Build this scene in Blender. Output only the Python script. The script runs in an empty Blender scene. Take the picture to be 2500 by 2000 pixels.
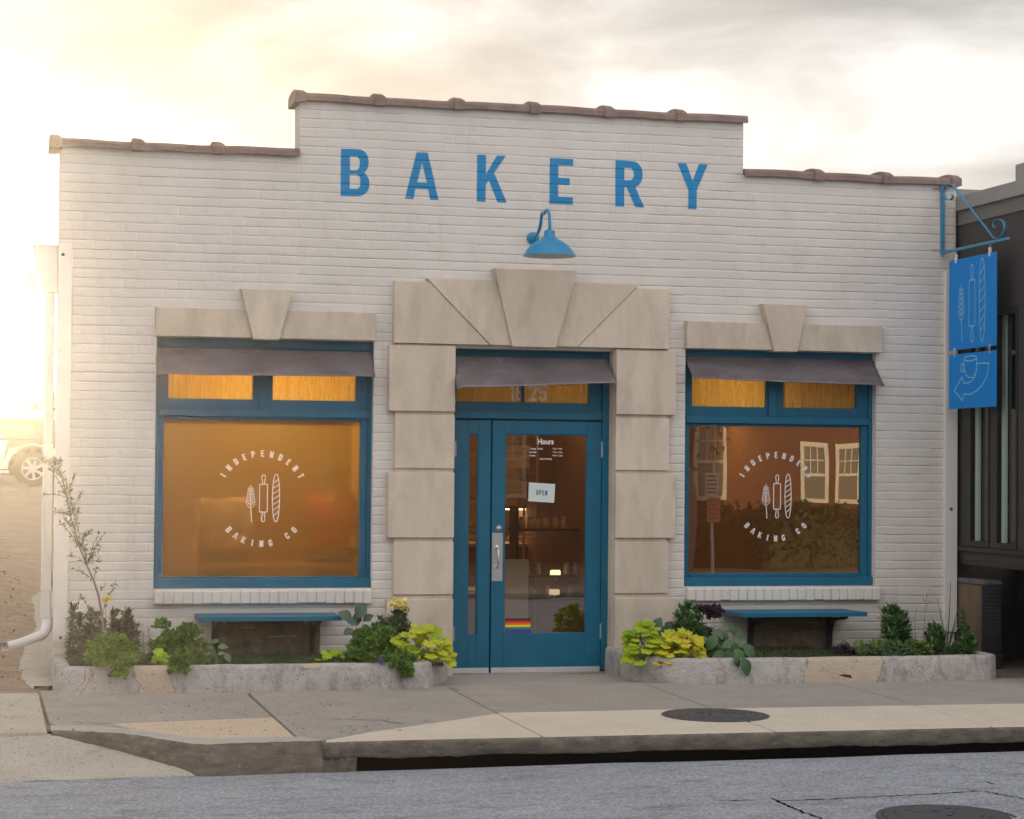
import bpy, math, random
import numpy as np
from mathutils import Vector, Matrix
random.seed(7); rng = np.random.default_rng(7)
SC = bpy.context.scene
COL = SC.collection
# ------------------------------------------------------------------ camera (solved from the vanishing points of the facade)
PPX = np.array([1250., 1000.]); V1 = np.array([-80., 1135.]); V2 = np.array([22500., 1340.])
F = float(np.sqrt(-np.dot(V1-PPX, V2-PPX)))
_n = lambda v: v/np.linalg.norm(v)
_ey = _n(np.array([*(V1-PPX)/F, 1.])); _ex = _n(np.array([*(V2-PPX)/F, 1.])); _ez = np.cross(_ex, _ey)
RM = np.array([_ex, _ey, _ez]); CD = 17.3; CP = np.array([0., -CD, 1.64])
def ray(px, py): return RM @ np.array([(px-PPX[0])/F, (py-PPX[1])/F, 1.])
def W(px, py, y=0.):
    r = ray(px, py); p = CP + (y+CD)/r[1]*r; return p
def WX(px, py, X):
    r = ray(px, py); return CP + (X/r[0])*r
def G(px, py, z=0., s=.012):
    r = ray(px, py); t = (z-CP[2]+s*CP[1])/(r[2]-s*r[1]); return CP + t*r
cam = bpy.data.cameras.new('camera'); co = bpy.data.objects.new('camera', cam); COL.objects.link(co)
cam.sensor_width = 36; cam.lens = F/2500*36; cam.clip_end = 2000; cam.clip_start = .1
m = Matrix.Identity(4)
for i in range(3):
    m[i][0] = RM[i][0]; m[i][1] = -RM[i][1]; m[i][2] = -RM[i][2]; m[i][3] = CP[i]
co.matrix_world = m
SC.camera = co
# ------------------------------------------------------------------ world and sun
SUN = _n(ray(58, 893)); SEL = math.asin(SUN[2])
world = bpy.data.worlds.new("World"); SC.world = world; world.use_nodes = True
nt = world.node_tree; nt.nodes.clear()
def N(t, typ, **kw):
    n = t.nodes.new(typ)
    for k, v in kw.items():
        if k.startswith('i_'):
            n.inputs[int(k[2:]) if k[2:].isdigit() else k[2:].replace('_', ' ')].default_value = v
        else: setattr(n, k, v)
    return n
def L(t, a, b): t.links.new(a, b)
def math_(t, op, a, b=None, c=None, clamp=False):
    n = N(t, 'ShaderNodeMath', operation=op, use_clamp=clamp)
    for i, v in enumerate((a, b, c)):
        if v is None: continue
        if isinstance(v, (int, float)): n.inputs[i].default_value = v
        else: L(t, v, n.inputs[i])
    return n.outputs[0]
def ramp(t, fac, stops):
    n = N(t, 'ShaderNodeValToRGB'); e = n.color_ramp.elements
    while len(e) < len(stops): e.new(.5)
    for q, (p, c) in zip(e, stops):
        q.position = p; q.color = (*c, 1) if len(c) == 3 else c
    L(t, fac, n.inputs[0]); return n.outputs[0]
def mixc(t, fac, a, b, bt='MIX'):
    n = N(t, 'ShaderNodeMix', data_type='RGBA', blend_type=bt)
    for i, v in ((0, fac), (6, a), (7, b)):
        if isinstance(v, (int, float)): n.inputs[i].default_value = v
        elif isinstance(v, tuple): n.inputs[i].default_value = (*v, 1)
        else: L(t, v, n.inputs[i])
    return n.outputs[2]
tc = N(nt, 'ShaderNodeTexCoord'); D = tc.outputs['Generated']
sky = N(nt, 'ShaderNodeTexSky', sky_type='NISHITA', sun_disc=False, sun_elevation=SEL, sun_rotation=math.atan2(SUN[0], SUN[1]), air_density=1.0, dust_density=1.5)
bg1 = N(nt, 'ShaderNodeBackground', i_Strength=.012); L(nt, sky.outputs[0], bg1.inputs[0])
sep = N(nt, 'ShaderNodeSeparateXYZ'); L(nt, D, sep.inputs[0])
dot = N(nt, 'ShaderNodeVectorMath', operation='DOT_PRODUCT'); L(nt, D, dot.inputs[0]); dot.inputs[1].default_value = tuple(SUN)
dp = math_(nt, 'MAXIMUM', dot.outputs['Value'], 0.)
mp = N(nt, 'ShaderNodeMapping'); L(nt, D, mp.inputs[0]); mp.inputs['Scale'].default_value = (5.5, 1., 17.); mp.inputs['Rotation'].default_value = (0, math.radians(-8), 0); mp.inputs['Location'].default_value = (.35, 0, .9)
nz = N(nt, 'ShaderNodeTexNoise', i_Scale=1.15, i_Detail=7., i_Roughness=.52, i_Distortion=.35); L(nt, mp.outputs[0], nz.inputs[0])
el = math_(nt, 'MULTIPLY', sep.outputs[2], 1.)
hz = math_(nt, 'SUBTRACT', nz.outputs[0], math_(nt, 'MULTIPLY', math_(nt, 'SUBTRACT', .2, el), .5))
cl = ramp(nt, hz, [(.36, (.88, .87, .845)), (.44, (.68, .67, .655)), (.52, (.53, .525, .515)), (.62, (.40, .40, .395))])
# the sky opposite the sun is a cooler, even overcast
back = math_(nt, 'MULTIPLY_ADD', sep.outputs[1], -1.6, .35, clamp=True)
cl2 = mixc(nt, back, cl, (1.24, 1.19, 1.18))
g1 = math_(nt, 'POWER', dp, 420.); g2 = math_(nt, 'POWER', dp, 2200.)
glow = mixc(nt, 1., cl2, mixc(nt, g1, (0, 0, 0), (.42, .22, .0)), 'ADD')
glow = mixc(nt, 1., glow, mixc(nt, g2, (0, 0, 0), (2.8, 1.9, .8)), 'ADD')
bg2 = N(nt, 'ShaderNodeBackground', i_Strength=1.0); L(nt, glow, bg2.inputs[0])
ads = N(nt, 'ShaderNodeAddShader'); L(nt, bg1.outputs[0], ads.inputs[0]); L(nt, bg2.outputs[0], ads.inputs[1])
wo = N(nt, 'ShaderNodeOutputWorld'); L(nt, ads.outputs[0], wo.inputs[0])
sl = bpy.data.lights.new('sun', 'SUN'); sl.energy = 5.0; sl.angle = math.radians(.6); sl.color = (1, .75, .45)
so = bpy.data.objects.new('sun', sl); COL.objects.link(so); so.rotation_euler = Vector(SUN).to_track_quat('Z', 'Y').to_euler(); so.location = (0, 20, 20)
SC.view_settings.view_transform = 'Standard'; SC.view_settings.look = 'None'; SC.view_settings.exposure = .2; SC.view_settings.gamma = 1
SC.cycles.use_denoising = True
SC.cycles.max_bounces = 8; SC.cycles.transparent_max_bounces = 24; SC.cycles.sample_clamp_indirect = 6
HAZE = .0021; HANI = .87
# ------------------------------------------------------------------ materials
def mat(name, col, rough=.6, col2=None, vs=4., vstretch=(1, 1, 1), var=.5, bump=0., bs=60., metal=0., island=None, speck=None, transl=0., spec=None, dirt=None, coat=0.):
    m = bpy.data.materials.new(name); m.use_nodes = True; t = m.node_tree
    b = t.nodes['Principled BSDF']; b.inputs['Roughness'].default_value = rough; b.inputs['Metallic'].default_value = metal
    if spec is not None: b.inputs['Specular IOR Level'].default_value = spec
    if coat: b.inputs['Coat Weight'].default_value = coat
    b.inputs['Base Color'].default_value = (*col, 1)
    tc = N(t, 'ShaderNodeTexCoord'); mp = N(t, 'ShaderNodeMapping'); L(t, tc.outputs['Object'], mp.inputs[0]); mp.inputs['Scale'].default_value = vstretch
    c = None
    if col2:
        nz = N(t, 'ShaderNodeTexNoise', i_Scale=vs, i_Detail=6., i_Roughness=.6); L(t, mp.outputs[0], nz.inputs[0])
        h = .22*var
        c = ramp(t, nz.outputs[0], [(max(0, .5-.25), col), (min(1, .5+.22), col2)])
    if island:
        g = N(t, 'ShaderNodeNewGeometry'); c = ramp(t, g.outputs['Random Per Island'], island)
    if dirt:   # (colour, scale, threshold)
        nz = N(t, 'ShaderNodeTexNoise', i_Scale=dirt[1], i_Detail=9., i_Roughness=.68, i_Distortion=.4); L(t, mp.outputs[0], nz.inputs[0])
        f = ramp(t, nz.outputs[0], [(dirt[2], (0, 0, 0)), (min(1, dirt[2]+dirt[3]), (1, 1, 1))])
        c = mixc(t, math_(t, 'MULTIPLY', f, dirt[4] if len(dirt) > 4 else .8), c if c is not None else col, dirt[0])
    if speck:  # (colour, scale, threshold)
        nz = N(t, 'ShaderNodeTexNoise', i_Scale=speck[1], i_Detail=2.); L(t, tc.outputs['Object'], nz.inputs[0])
        f = ramp(t, nz.outputs[0], [(speck[2], (0, 0, 0)), (speck[2]+.08, (1, 1, 1))])
        c = mixc(t, f, c if c is not None else col, speck[0])
    if c is not None: L(t, c, b.inputs['Base Color'])
    if bump:
        nz = N(t, 'ShaderNodeTexNoise', i_Scale=bs, i_Detail=4.); L(t, tc.outputs['Object'], nz.inputs[0])
        bp = N(t, 'ShaderNodeBump', i_Strength=bump, i_Distance=.01); L(t, nz.outputs[0], bp.inputs['Height']); L(t, bp.outputs[0], b.inputs['Normal'])
    if transl:
        tr = N(t, 'ShaderNodeBsdfTranslucent'); ms = N(t, 'ShaderNodeMixShader', i_0=transl)
        if c is not None: L(t, c, tr.inputs[0])
        else: tr.inputs[0].default_value = (*col, 1)
        L(t, b.outputs[0], ms.inputs[1]); L(t, tr.outputs[0], ms.inputs[2]); L(t, ms.outputs[0], t.nodes['Material Output'].inputs[0])
    return m
def emis(name, col, s):
    m = bpy.data.materials.new(name); m.use_nodes = True; b = m.node_tree.nodes['Principled BSDF']
    b.inputs['Base Color'].default_value = (*col, 1); b.inputs['Emission Color'].default_value = (*col, 1); b.inputs['Emission Strength'].default_value = s; return m
def glassmat(name, refl=.12, tint=(1, 1, 1), fog=0., fogcol=(.85, .7, .5), streaks=0.):
    m = bpy.data.materials.new(name); m.use_nodes = True; t = m.node_tree; t.nodes.clear()
    o = N(t, 'ShaderNodeOutputMaterial'); tr = N(t, 'ShaderNodeBsdfTransparent'); tr.inputs[0].default_value = (*tint, 1)
    base = tr.outputs[0]
    if fog > 0:
        tl = N(t, 'ShaderNodeBsdfTranslucent'); tl.inputs[0].default_value = (*fogcol, 1)
        ms = N(t, 'ShaderNodeMixShader'); ms.inputs[0].default_value = fog
        if streaks:
            tc = N(t, 'ShaderNodeTexCoord'); mp = N(t, 'ShaderNodeMapping'); L(t, tc.outputs['Object'], mp.inputs[0]); mp.inputs['Scale'].default_value = (60, 1, 2.2)
            nz = N(t, 'ShaderNodeTexNoise', i_Scale=1.3, i_Detail=5., i_Roughness=.7); L(t, mp.outputs[0], nz.inputs[0])
            f = ramp(t, nz.outputs[0], [(.40, (fog*(1-streaks),)*3), (.52, (fog,)*3)])
            L(t, f, ms.inputs[0])
        L(t, base, ms.inputs[1]); L(t, tl.outputs[0], ms.inputs[2]); base = ms.outputs[0]
    gl = N(t, 'ShaderNodeBsdfGlossy', i_Roughness=.0); gl.inputs[0].default_value = (1, .97, .93, 1)
    tc = N(t, 'ShaderNodeTexCoord'); nz = N(t, 'ShaderNodeTexNoise', i_Scale=1.2, i_Detail=1.); L(t, tc.outputs['Object'], nz.inputs[0])
    bp = N(t, 'ShaderNodeBump', i_Strength=.12, i_Distance=.01); L(t, nz.outputs[0], bp.inputs['Height']); L(t, bp.outputs[0], gl.inputs['Normal'])
    fr = N(t, 'ShaderNodeFresnel', i_IOR=1.5)
    f = math_(t, 'ADD', fr.outputs[0], refl, clamp=True)
    ms2 = N(t, 'ShaderNodeMixShader'); L(t, f, ms2.inputs[0]); L(t, base, ms2.inputs[1]); L(t, gl.outputs[0], ms2.inputs[2]); L(t, ms2.outputs[0], o.inputs[0])
    return m
M = {}
def streaks(m, col, sc, lo, hi, amt, objvar=0.):
    t = m.node_tree; b = t.nodes['Principled BSDF']; src = b.inputs['Base Color'].links[0].from_socket
    tc = N(t, 'ShaderNodeTexCoord'); mp = N(t, 'ShaderNodeMapping'); L(t, tc.outputs['Object'], mp.inputs[0]); mp.inputs['Scale'].default_value = sc
    nz = N(t, 'ShaderNodeTexNoise', i_Scale=1., i_Detail=8., i_Roughness=.65); L(t, mp.outputs[0], nz.inputs[0])
    f = ramp(t, nz.outputs[0], [(lo, (0,)*3), (hi, (amt,)*3)]); c = mixc(t, f, src, col)
    if objvar:
        oi = N(t, 'ShaderNodeObjectInfo'); k = math_(t, 'MULTIPLY_ADD', oi.outputs['Random'], objvar, 1-objvar/2); cc = N(t, 'ShaderNodeCombineColor')
        for q_ in range(3): L(t, k, cc.inputs[q_])
        c = mixc(t, 1., c, cc.outputs[0], 'MULTIPLY')
    L(t, c, b.inputs['Base Color'])
M['wall'] = mat('painted_brick', (.585, .55, .515), .6, (.665, .635, .60), 2.2, (1, 1, .6), dirt=((.42, .37, .31), 2.3, .58, .22, .45), speck=((.22, .18, .15), 22, .745), bump=.35, bs=90)
M['wallside'] = M['wall']
M['lett'] = mat('letter_paint', (.0, .20, .46), .65, (.001, .23, .52), 9, bump=.3, bs=90)
M['stone'] = mat('limestone', (.55, .47, .385), .85, (.65, .565, .465), 4, (1.5, 1, .6), dirt=((.32, .275, .22), 2.2, .52, .3, .6), bump=.5, bs=140, speck=((.36, .31, .26), 170, .62))
streaks(M['wall'], (.36, .30, .24), (7, 1, .7), .58, .78, .32); streaks(M['wall'], (.30, .22, .16), (16, 1, 11), .70, .76, .6)
streaks(M['stone'], (.24, .21, .175), (4.5, 1, 1.3), .50, .76, .42, .14)
M['coping'] = mat('glazed_coping', (.15, .09, .075), .5, (.27, .185, .16), 9, bump=.3, bs=40)
M['blue'] = mat('blue_paint', (.001, .10, .185), .45, (.002, .13, .235), 6, bump=.25, bs=70, dirt=((.006, .075, .125), 5., .58, .16, .5), spec=.35)
M['bluelamp'] = mat('blue_enamel', (.01, .20, .40), .32, (.012, .22, .43), 5)
M['lampin'] = mat('lamp_inside', (.62, .62, .6), .5)
M['sign'] = mat('sign_blue', (.001, .21, .62), .6, (.002, .225, .66), 5, spec=.2)
M['signline'] = mat('sign_line', (.30, .66, .80), .4)
M['white'] = mat('white_vinyl', (.9, .9, .89), .5, transl=.25)
M['trim'] = mat('white_trim', (.64, .61, .60), .5, (.7, .67, .66), 3, dirt=((.45, .42, .40), 2.5, .6, .25, .5))
M['awn'] = mat('awning_metal', (.10, .08, .085), .45, (.20, .18, .195), 3, (1, 1, 3), dirt=((.30, .29, .31), 7, .56, .2, .7), bump=.5, bs=14, metal=.3)
M['metal'] = mat('brushed_steel', (.55, .55, .56), .35, (.62, .62, .62), 30, metal=.8)
M['alu'] = mat('kick_plate', (.72, .72, .74), .4, (.6, .6, .62), 14, metal=.5)
M['black'] = mat('black_iron', (.012, .011, .012), .55)
M['darkgap'] = mat('dark_gap', (.005, .004, .0035), 1., spec=0.)
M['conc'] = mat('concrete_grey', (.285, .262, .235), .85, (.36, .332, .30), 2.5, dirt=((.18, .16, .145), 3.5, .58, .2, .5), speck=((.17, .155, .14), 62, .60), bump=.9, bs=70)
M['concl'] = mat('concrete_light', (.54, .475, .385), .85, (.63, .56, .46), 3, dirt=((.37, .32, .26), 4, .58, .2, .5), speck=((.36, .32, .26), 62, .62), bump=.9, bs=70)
M['concp'] = mat('concrete_patch', (.50, .40, .30), .9, (.6, .49, .37), 9, speck=((.34, .27, .2), 60, .60), bump=1., bs=70)
M['apron'] = mat('concrete_worn', (.38, .35, .30), .9, (.47, .435, .38), 4, dirt=((.24, .20, .16), 2.4, .55, .2, .6), speck=((.20, .17, .145), 60, .60), bump=1., bs=60)
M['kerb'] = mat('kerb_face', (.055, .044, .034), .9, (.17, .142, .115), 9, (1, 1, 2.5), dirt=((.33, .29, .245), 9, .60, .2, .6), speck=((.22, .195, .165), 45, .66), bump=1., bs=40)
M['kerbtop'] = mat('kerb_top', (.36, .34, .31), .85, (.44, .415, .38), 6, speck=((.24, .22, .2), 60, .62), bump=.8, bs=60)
M['iron'] = mat('cast_iron', (.055, .055, .06), .5, (.085, .085, .092), 12, metal=.3, bump=.6, bs=120)
M['rawbrick'] = mat('raw_brown_render', (.20, .14, .08), .9, (.11, .07, .045), 6, (1, 1, .25), dirt=((.04, .03, .022), 5., .52, .2, .8), bump=1., bs=50)
M['soil'] = mat('soil', (.025, .018, .012), .95, (.05, .035, .022), 20, bump=1., bs=60)
def asphalt():
    m = mat('asphalt', (.245, .262, .295), .62, (.32, .342, .385), 1.4, speck=None, bump=.0)
    t = m.node_tree; b = t.nodes['Principled BSDF']; tc = t.nodes['Texture Coordinate']
    src = b.inputs['Base Color'].links[0].from_socket
    v = N(t, 'ShaderNodeTexVoronoi', i_Scale=70.); L(t, tc.outputs['Object'], v.inputs[0])
    nz = N(t, 'ShaderNodeTexNoise', i_Scale=150., i_Detail=3.); L(t, tc.outputs['Object'], nz.inputs[0])
    sp = ramp(t, math_(t, 'MULTIPLY_ADD', v.outputs['Color'], .6, math_(t, 'MULTIPLY', nz.outputs[0], .4)), [(.22, (.62,)*3), (.5, (.97,)*3), (.72, (1.5,)*3)])
    c = mixc(t, 1., src, sp, 'MULTIPLY')
    mp = N(t, 'ShaderNodeMapping'); L(t, tc.outputs['Object'], mp.inputs[0]); mp.inputs['Scale'].default_value = (.9, 1.7, 1)
    n2 = N(t, 'ShaderNodeTexNoise', i_Scale=3.2, i_Detail=8., i_Roughness=.72); L(t, mp.outputs[0], n2.inputs[0])
    f = ramp(t, n2.outputs[0], [(.52, (0,)*3), (.70, (.65,)*3)])
    c = mixc(t, f, c, (.075, .07, .072)); L(t, c, b.inputs['Base Color'])
    bp = N(t, 'ShaderNodeBump', i_Strength=.9, i_Distance=.006); L(t, v.outputs['Distance'], bp.inputs['Height']); L(t, bp.outputs[0], b.inputs['Normal'])
    return m
M['asphalt'] = asphalt()
def planter_mat(patches, name, cx0=0.):
    m = mat(name, (.32, .30, .285), .8, (.46, .44, .43), 8, (1.4, 1, .8), dirt=((.15, .135, .12), 6, .50, .2, .75), speck=((.2, .185, .17), 48, .63), bump=1., bs=45)
    t = m.node_tree; b = t.nodes['Principled BSDF']; tc = t.nodes['Texture Coordinate']
    c = b.inputs['Base Color'].links[0].from_socket
    sp = N(t, 'ShaderNodeSeparateXYZ'); L(t, tc.outputs['Object'], sp.inputs[0])
    nz = N(t, 'ShaderNodeTexNoise', i_Scale=7., i_Detail=9., i_Roughness=.7); L(t, tc.outputs['Object'], nz.inputs[0])
    xo = math_(t, 'ADD', sp.outputs[0], math_(t, 'MULTIPLY_ADD', nz.outputs[0], .22, -.11))
    edge = None
    for (cx, hw, sk, ztop) in patches:   # plaster repairs with crack outlines
        cx = cx-cx0
        d = math_(t, 'SUBTRACT', hw, math_(t, 'ABSOLUTE', math_(t, 'ADD', math_(t, 'SUBTRACT', xo, cx), math_(t, 'MULTIPLY', sp.outputs[2], sk))))
        if ztop: d = math_(t, 'MINIMUM', d, math_(t, 'SUBTRACT', sp.outputs[2], math_(t, 'MULTIPLY_ADD', nz.outputs[0], .1, ztop-.05)))
        f = math_(t, 'MULTIPLY', d, 200., clamp=True)
        c = mixc(t, math_(t, 'MULTIPLY', f, .85), c, (.46, .375, .28))
        e = math_(t, 'SUBTRACT', 1., math_(t, 'MULTIPLY', math_(t, 'ABSOLUTE', d), 170.), clamp=True)
        edge = e if edge is None else math_(t, 'MAXIMUM', edge, e)
    vd = N(t, 'ShaderNodeVectorMath', operation='MULTIPLY_ADD'); L(t, nz.outputs['Color'], vd.inputs[0]); vd.inputs[1].default_value = (.35,)*3; L(t, tc.outputs['Object'], vd.inputs[2])
    v = N(t, 'ShaderNodeTexVoronoi', feature='DISTANCE_TO_EDGE', i_Scale=3.4); L(t, vd.outputs[0], v.inputs[0])
    n3 = N(t, 'ShaderNodeTexNoise', i_Scale=2.5); L(t, tc.outputs['Object'], n3.inputs[0])
    ck = math_(t, 'MULTIPLY', math_(t, 'SUBTRACT', 1., math_(t, 'MULTIPLY', v.outputs[0], 75.), clamp=True), math_(t, 'GREATER_THAN', n3.outputs[0], .46))
    edge = math_(t, 'MAXIMUM', edge, ck) if edge is not None else ck
    c = mixc(t, math_(t, 'MULTIPLY', edge, .8), c, (.05, .04, .03)); L(t, c, b.inputs['Base Color'])
    return m
# ------------------------------------------------------------------ mesh helpers
class MB:
    def __init__(s): s.v = []; s.f = []
    def add(s, vs, fs):
        o = len(s.v); s.v.extend([tuple(map(float, v)) for v in vs]); s.f.extend([tuple(i+o for i in f) for f in fs]); return s
    def box(s, x0, x1, y0, y1, z0, z1, b=.003):
        x0, x1 = sorted((x0, x1)); y0, y1 = sorted((y0, y1)); z0, z1 = sorted((z0, z1))
        b = min(b, (x1-x0)*.3, (y1-y0)*.3, (z1-z0)*.3)
        vs = []; idx = {}
        for ix, X in ((0, x0), (1, x1)):
            for iy, Y in ((0, y0), (1, y1)):
                for iz, Z in ((0, z0), (1, z1)):
                    sx, sy, sz = (1-2*ix), (1-2*iy), (1-2*iz)
                    for a in range(3):
                        p = [X+sx*b, Y+sy*b, Z+sz*b]; p[a] = (X, Y, Z)[a]
                        idx[ix, iy, iz, a] = len(vs); vs.append(p)
        fs = []
        for a in range(3):
            for e in (0, 1):
                q = []
                for (u, w) in ((0, 0), (1, 0), (1, 1), (0, 1)):
                    k = [0, 0, 0]; k[a] = e; k[(a+1) % 3] = u; k[(a+2) % 3] = w; q.append(idx[(*k, a)])
                fs.append(tuple(q if e else q[::-1]))
        for a in range(3):        # edges along axis a
            b1, b2 = (a+1) % 3, (a+2) % 3
            for u in (0, 1):
                for w in (0, 1):
                    k0 = [0]*3; k0[b1] = u; k0[b2] = w; k1 = list(k0); k1[a] = 1
                    q = [idx[(*k0, b1)], idx[(*k1, b1)], idx[(*k1, b2)], idx[(*k0, b2)]]
                    fs.append(tuple(q if (u+w) % 2 == 0 else q[::-1]))
        for ix in (0, 1):
            for iy in (0, 1):
                for iz in (0, 1):
                    q = [idx[ix, iy, iz, a] for a in range(3)]; fs.append(tuple(q if (ix+iy+iz) % 2 else q[::-1]))
        return s.add(vs, fs)
    def prism(s, poly, y0, y1, b=.004):
        """polygon in x,z extruded from the front y0 to the back y1, front edge chamfered"""
        p = np.array(poly, float); n = len(p)
        area = sum(p[i][0]*p[(i+1) % n][1]-p[(i+1) % n][0]*p[i][1] for i in range(n))
        if area < 0: p = p[::-1]
        q = inset(p, b)
        vs = [(x, y0, z) for x, z in q]+[(x, y0+b, z) for x, z in p]+[(x, y1, z) for x, z in p]
        fs = [tuple(range(n)), tuple(range(3*n-1, 2*n-1, -1))]
        for i in range(n):
            j = (i+1) % n
            fs += [(i, i+n, j+n, j), (i+n, i+2*n, j+2*n, j+n)]
        return s.add(vs, fs)
    def slab(s, poly, z, th=.08, b=.006, zf=None):
        """polygon in x,y with top z (or zf(x,y)), thickness th"""
        p = np.array(poly, float)[:, :2]; n = len(p)
        area = sum(p[i][0]*p[(i+1) % n][1]-p[(i+1) % n][0]*p[i][1] for i in range(n))
        if area < 0: p = p[::-1]
        q = inset(p, b); zz = (lambda x, y: zf(x, y)+z) if zf else (lambda x, y: z)
        vs = [(x, y, zz(x, y)) for x, y in q]+[(x, y, zz(x, y)-b) for x, y in p]+[(x, y, zz(x, y)-th) for x, y in p]
        fs = [tuple(range(n)), tuple(range(3*n-1, 2*n-1, -1))]
        for i in range(n):
            j = (i+1) % n
            fs += [(i, i+n, j+n, j), (i+n, i+2*n, j+2*n, j+n)]
        return s.add(vs, fs)
    def tube(s, pts, r, n=8, caps=True):
        pts = [Vector(p) for p in pts]; rs = r if hasattr(r, '__len__') else [r]*len(pts)
        prev = None; rings = []
        for i, p in enumerate(pts):
            d = (pts[min(i+1, len(pts)-1)]-pts[max(i-1, 0)]).normalized()
            if prev is None:
                a = Vector((0, 0, 1)) if abs(d.z) < .9 else Vector((1, 0, 0)); u = d.cross(a).normalized()
            else: u = (prev-d*prev.dot(d)).normalized()
            prev = u; w = d.cross(u)
            rings.append([p+(u*math.cos(2*math.pi*k/n)+w*math.sin(2*math.pi*k/n))*rs[i] for k in range(n)])
        vs = [v for R in rings for v in R]; fs = []
        for i in range(len(rings)-1):
            for k in range(n):
                a = i*n+k; b = i*n+(k+1) % n; fs.append((a, b, b+n, a+n))
        if caps: fs += [tuple(range(n))[::-1], tuple(range((len(rings)-1)*n, len(rings)*n))]
        return s.add(vs, fs)
    def ribbon(s, pts, side, w, th):
        """flat bar swept along pts; side = direction of its width"""
        pts = [Vector(p) for p in pts]; side = Vector(side).normalized(); vs = []; fs = []
        for i, p in enumerate(pts):
            d = (pts[min(i+1, len(pts)-1)]-pts[max(i-1, 0)]).normalized(); nn = d.cross(side).normalized()
            vs += [p+side*w/2+nn*th/2, p-side*w/2+nn*th/2, p-side*w/2-nn*th/2, p+side*w/2-nn*th/2]
        for i in range(len(pts)-1):
            for k in range(4):
                a = i*4+k; b = i*4+(k+1) % 4; fs.append((a, b, b+4, a+4))
        fs += [(0, 3, 2, 1), tuple(len(vs)-4+k for k in range(4))]
        return s.add(vs, fs)
    def lathe(s, prof, c, n=32, axis='Z'):
        vs = []; fs = []
        for r, z in prof:
            for k in range(n):
                a = 2*math.pi*k/n; q = (r*math.cos(a), r*math.sin(a), z)
                if axis == 'Y': q = (q[0], q[2], q[1])
                if axis == 'X': q = (q[2], q[0], q[1])
                vs.append((c[0]+q[0], c[1]+q[1], c[2]+q[2]))
        for i in range(len(prof)-1):
            for k in range(n):
                a = i*n+k; b = i*n+(k+1) % n; fs.append((a, b, b+n, a+n))
        return s.add(vs, fs)
    def build(s, name, m, parent=None, smooth=False):
        me = bpy.data.meshes.new(name); root = ROOT.get(parent, (0, 0, 0)) if parent else (0, 0, 0)
        v = np.array(s.v, float)-np.array(root); me.from_pydata(v.tolist(), [], s.f); me.materials.append(m)
        if smooth: me.polygons.foreach_set('use_smooth', [True]*len(me.polygons))
        o = bpy.data.objects.new(name, me); COL.objects.link(o)
        if parent: o.parent = parent; ROOT[o] = root
        return o
ROOT = {}
def inset(p, b):
    n = len(p); out = []
    for i in range(n):
        a = p[i]-p[i-1]; c = p[(i+1) % n]-p[i]; a = a/(np.linalg.norm(a)+1e-9); c = c/(np.linalg.norm(c)+1e-9)
        na = np.array([-a[1], a[0]]); nc = np.array([-c[1], c[0]]); k = na+nc; k = k/max(.35, 1+na@nc); out.append(p[i]+k*b)
    return np.array(out)
def thing(name, label, cat, loc=(0, 0, 0), group=None):
    o = bpy.data.objects.new(name, None); COL.objects.link(o); o.location = loc; o.empty_display_size = .1
    ROOT[o] = tuple(loc); o['label'] = label; o['category'] = cat
    if group: o['group'] = group
    return o
def tag(o, label=None, cat=None, group=None, kind=None):
    for k, v in (('label', label), ('category', cat), ('group', group), ('kind', kind)):
        if v: o[k] = v
    return o
def rebase(o, loc):
    """move a single-mesh thing's origin to its base"""
    o.data.transform(Matrix.Translation(-Vector(loc))); o.location = loc; return o
def npmesh(name, V, Fq, m, parent=None, smooth=False):
    me = bpy.data.meshes.new(name); root = ROOT.get(parent, (0, 0, 0)) if parent else (0, 0, 0)
    V = np.asarray(V, float)-np.array(root); Fq = np.asarray(Fq, np.int32); k = Fq.shape[1]
    me.vertices.add(len(V)); me.vertices.foreach_set('co', V.astype(np.float32).ravel())
    me.loops.add(Fq.size); me.loops.foreach_set('vertex_index', Fq.ravel())
    me.polygons.add(len(Fq)); me.polygons.foreach_set('loop_start', np.arange(0, Fq.size, k, dtype=np.int32)); me.polygons.foreach_set('loop_total', np.full(len(Fq), k, np.int32))
    me.update(calc_edges=True); me.validate(); me.materials.append(m)
    if smooth: me.polygons.foreach_set('use_smooth', np.ones(len(me.polygons), bool))
    o = bpy.data.objects.new(name, me); COL.objects.link(o)
    if parent: o.parent = parent; ROOT[o] = root
    return o
# ------------------------------------------------------------------ glyphs as rasterised outlines
def arc(cx, cz, r, a0, a1, n=8, rz=None):
    rz = rz or r
    return [(cx+r*math.cos(math.radians(a0+(a1-a0)*i/n)), cz+rz*math.sin(math.radians(a0+(a1-a0)*i/n))) for i in range(n+1)]
def Dp(x0, z0, x1, z1, r, rz=None):
    rz = rz or r
    return [(x0, z0)]+arc(x1-r, z0+rz, r, -90, 0, rz=rz)+arc(x1-r, z1-rz, r, 0, 90, rz=rz)+[(x0, z1)]
def Rp(x0, z0, x1, z1, r, rz=None):
    rz = rz or r
    return arc(x0+r, z0+rz, r, 180, 270, rz=rz)+arc(x1-r, z0+rz, r, 270, 360, rz=rz)+arc(x1-r, z1-rz, r, 0, 90, rz=rz)+arc(x0+r, z1-rz, r, 90, 180, rz=rz)
def Bx(x0, z0, x1, z1): return [(x0, z0), (x1, z0), (x1, z1), (x0, z1)]
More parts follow.
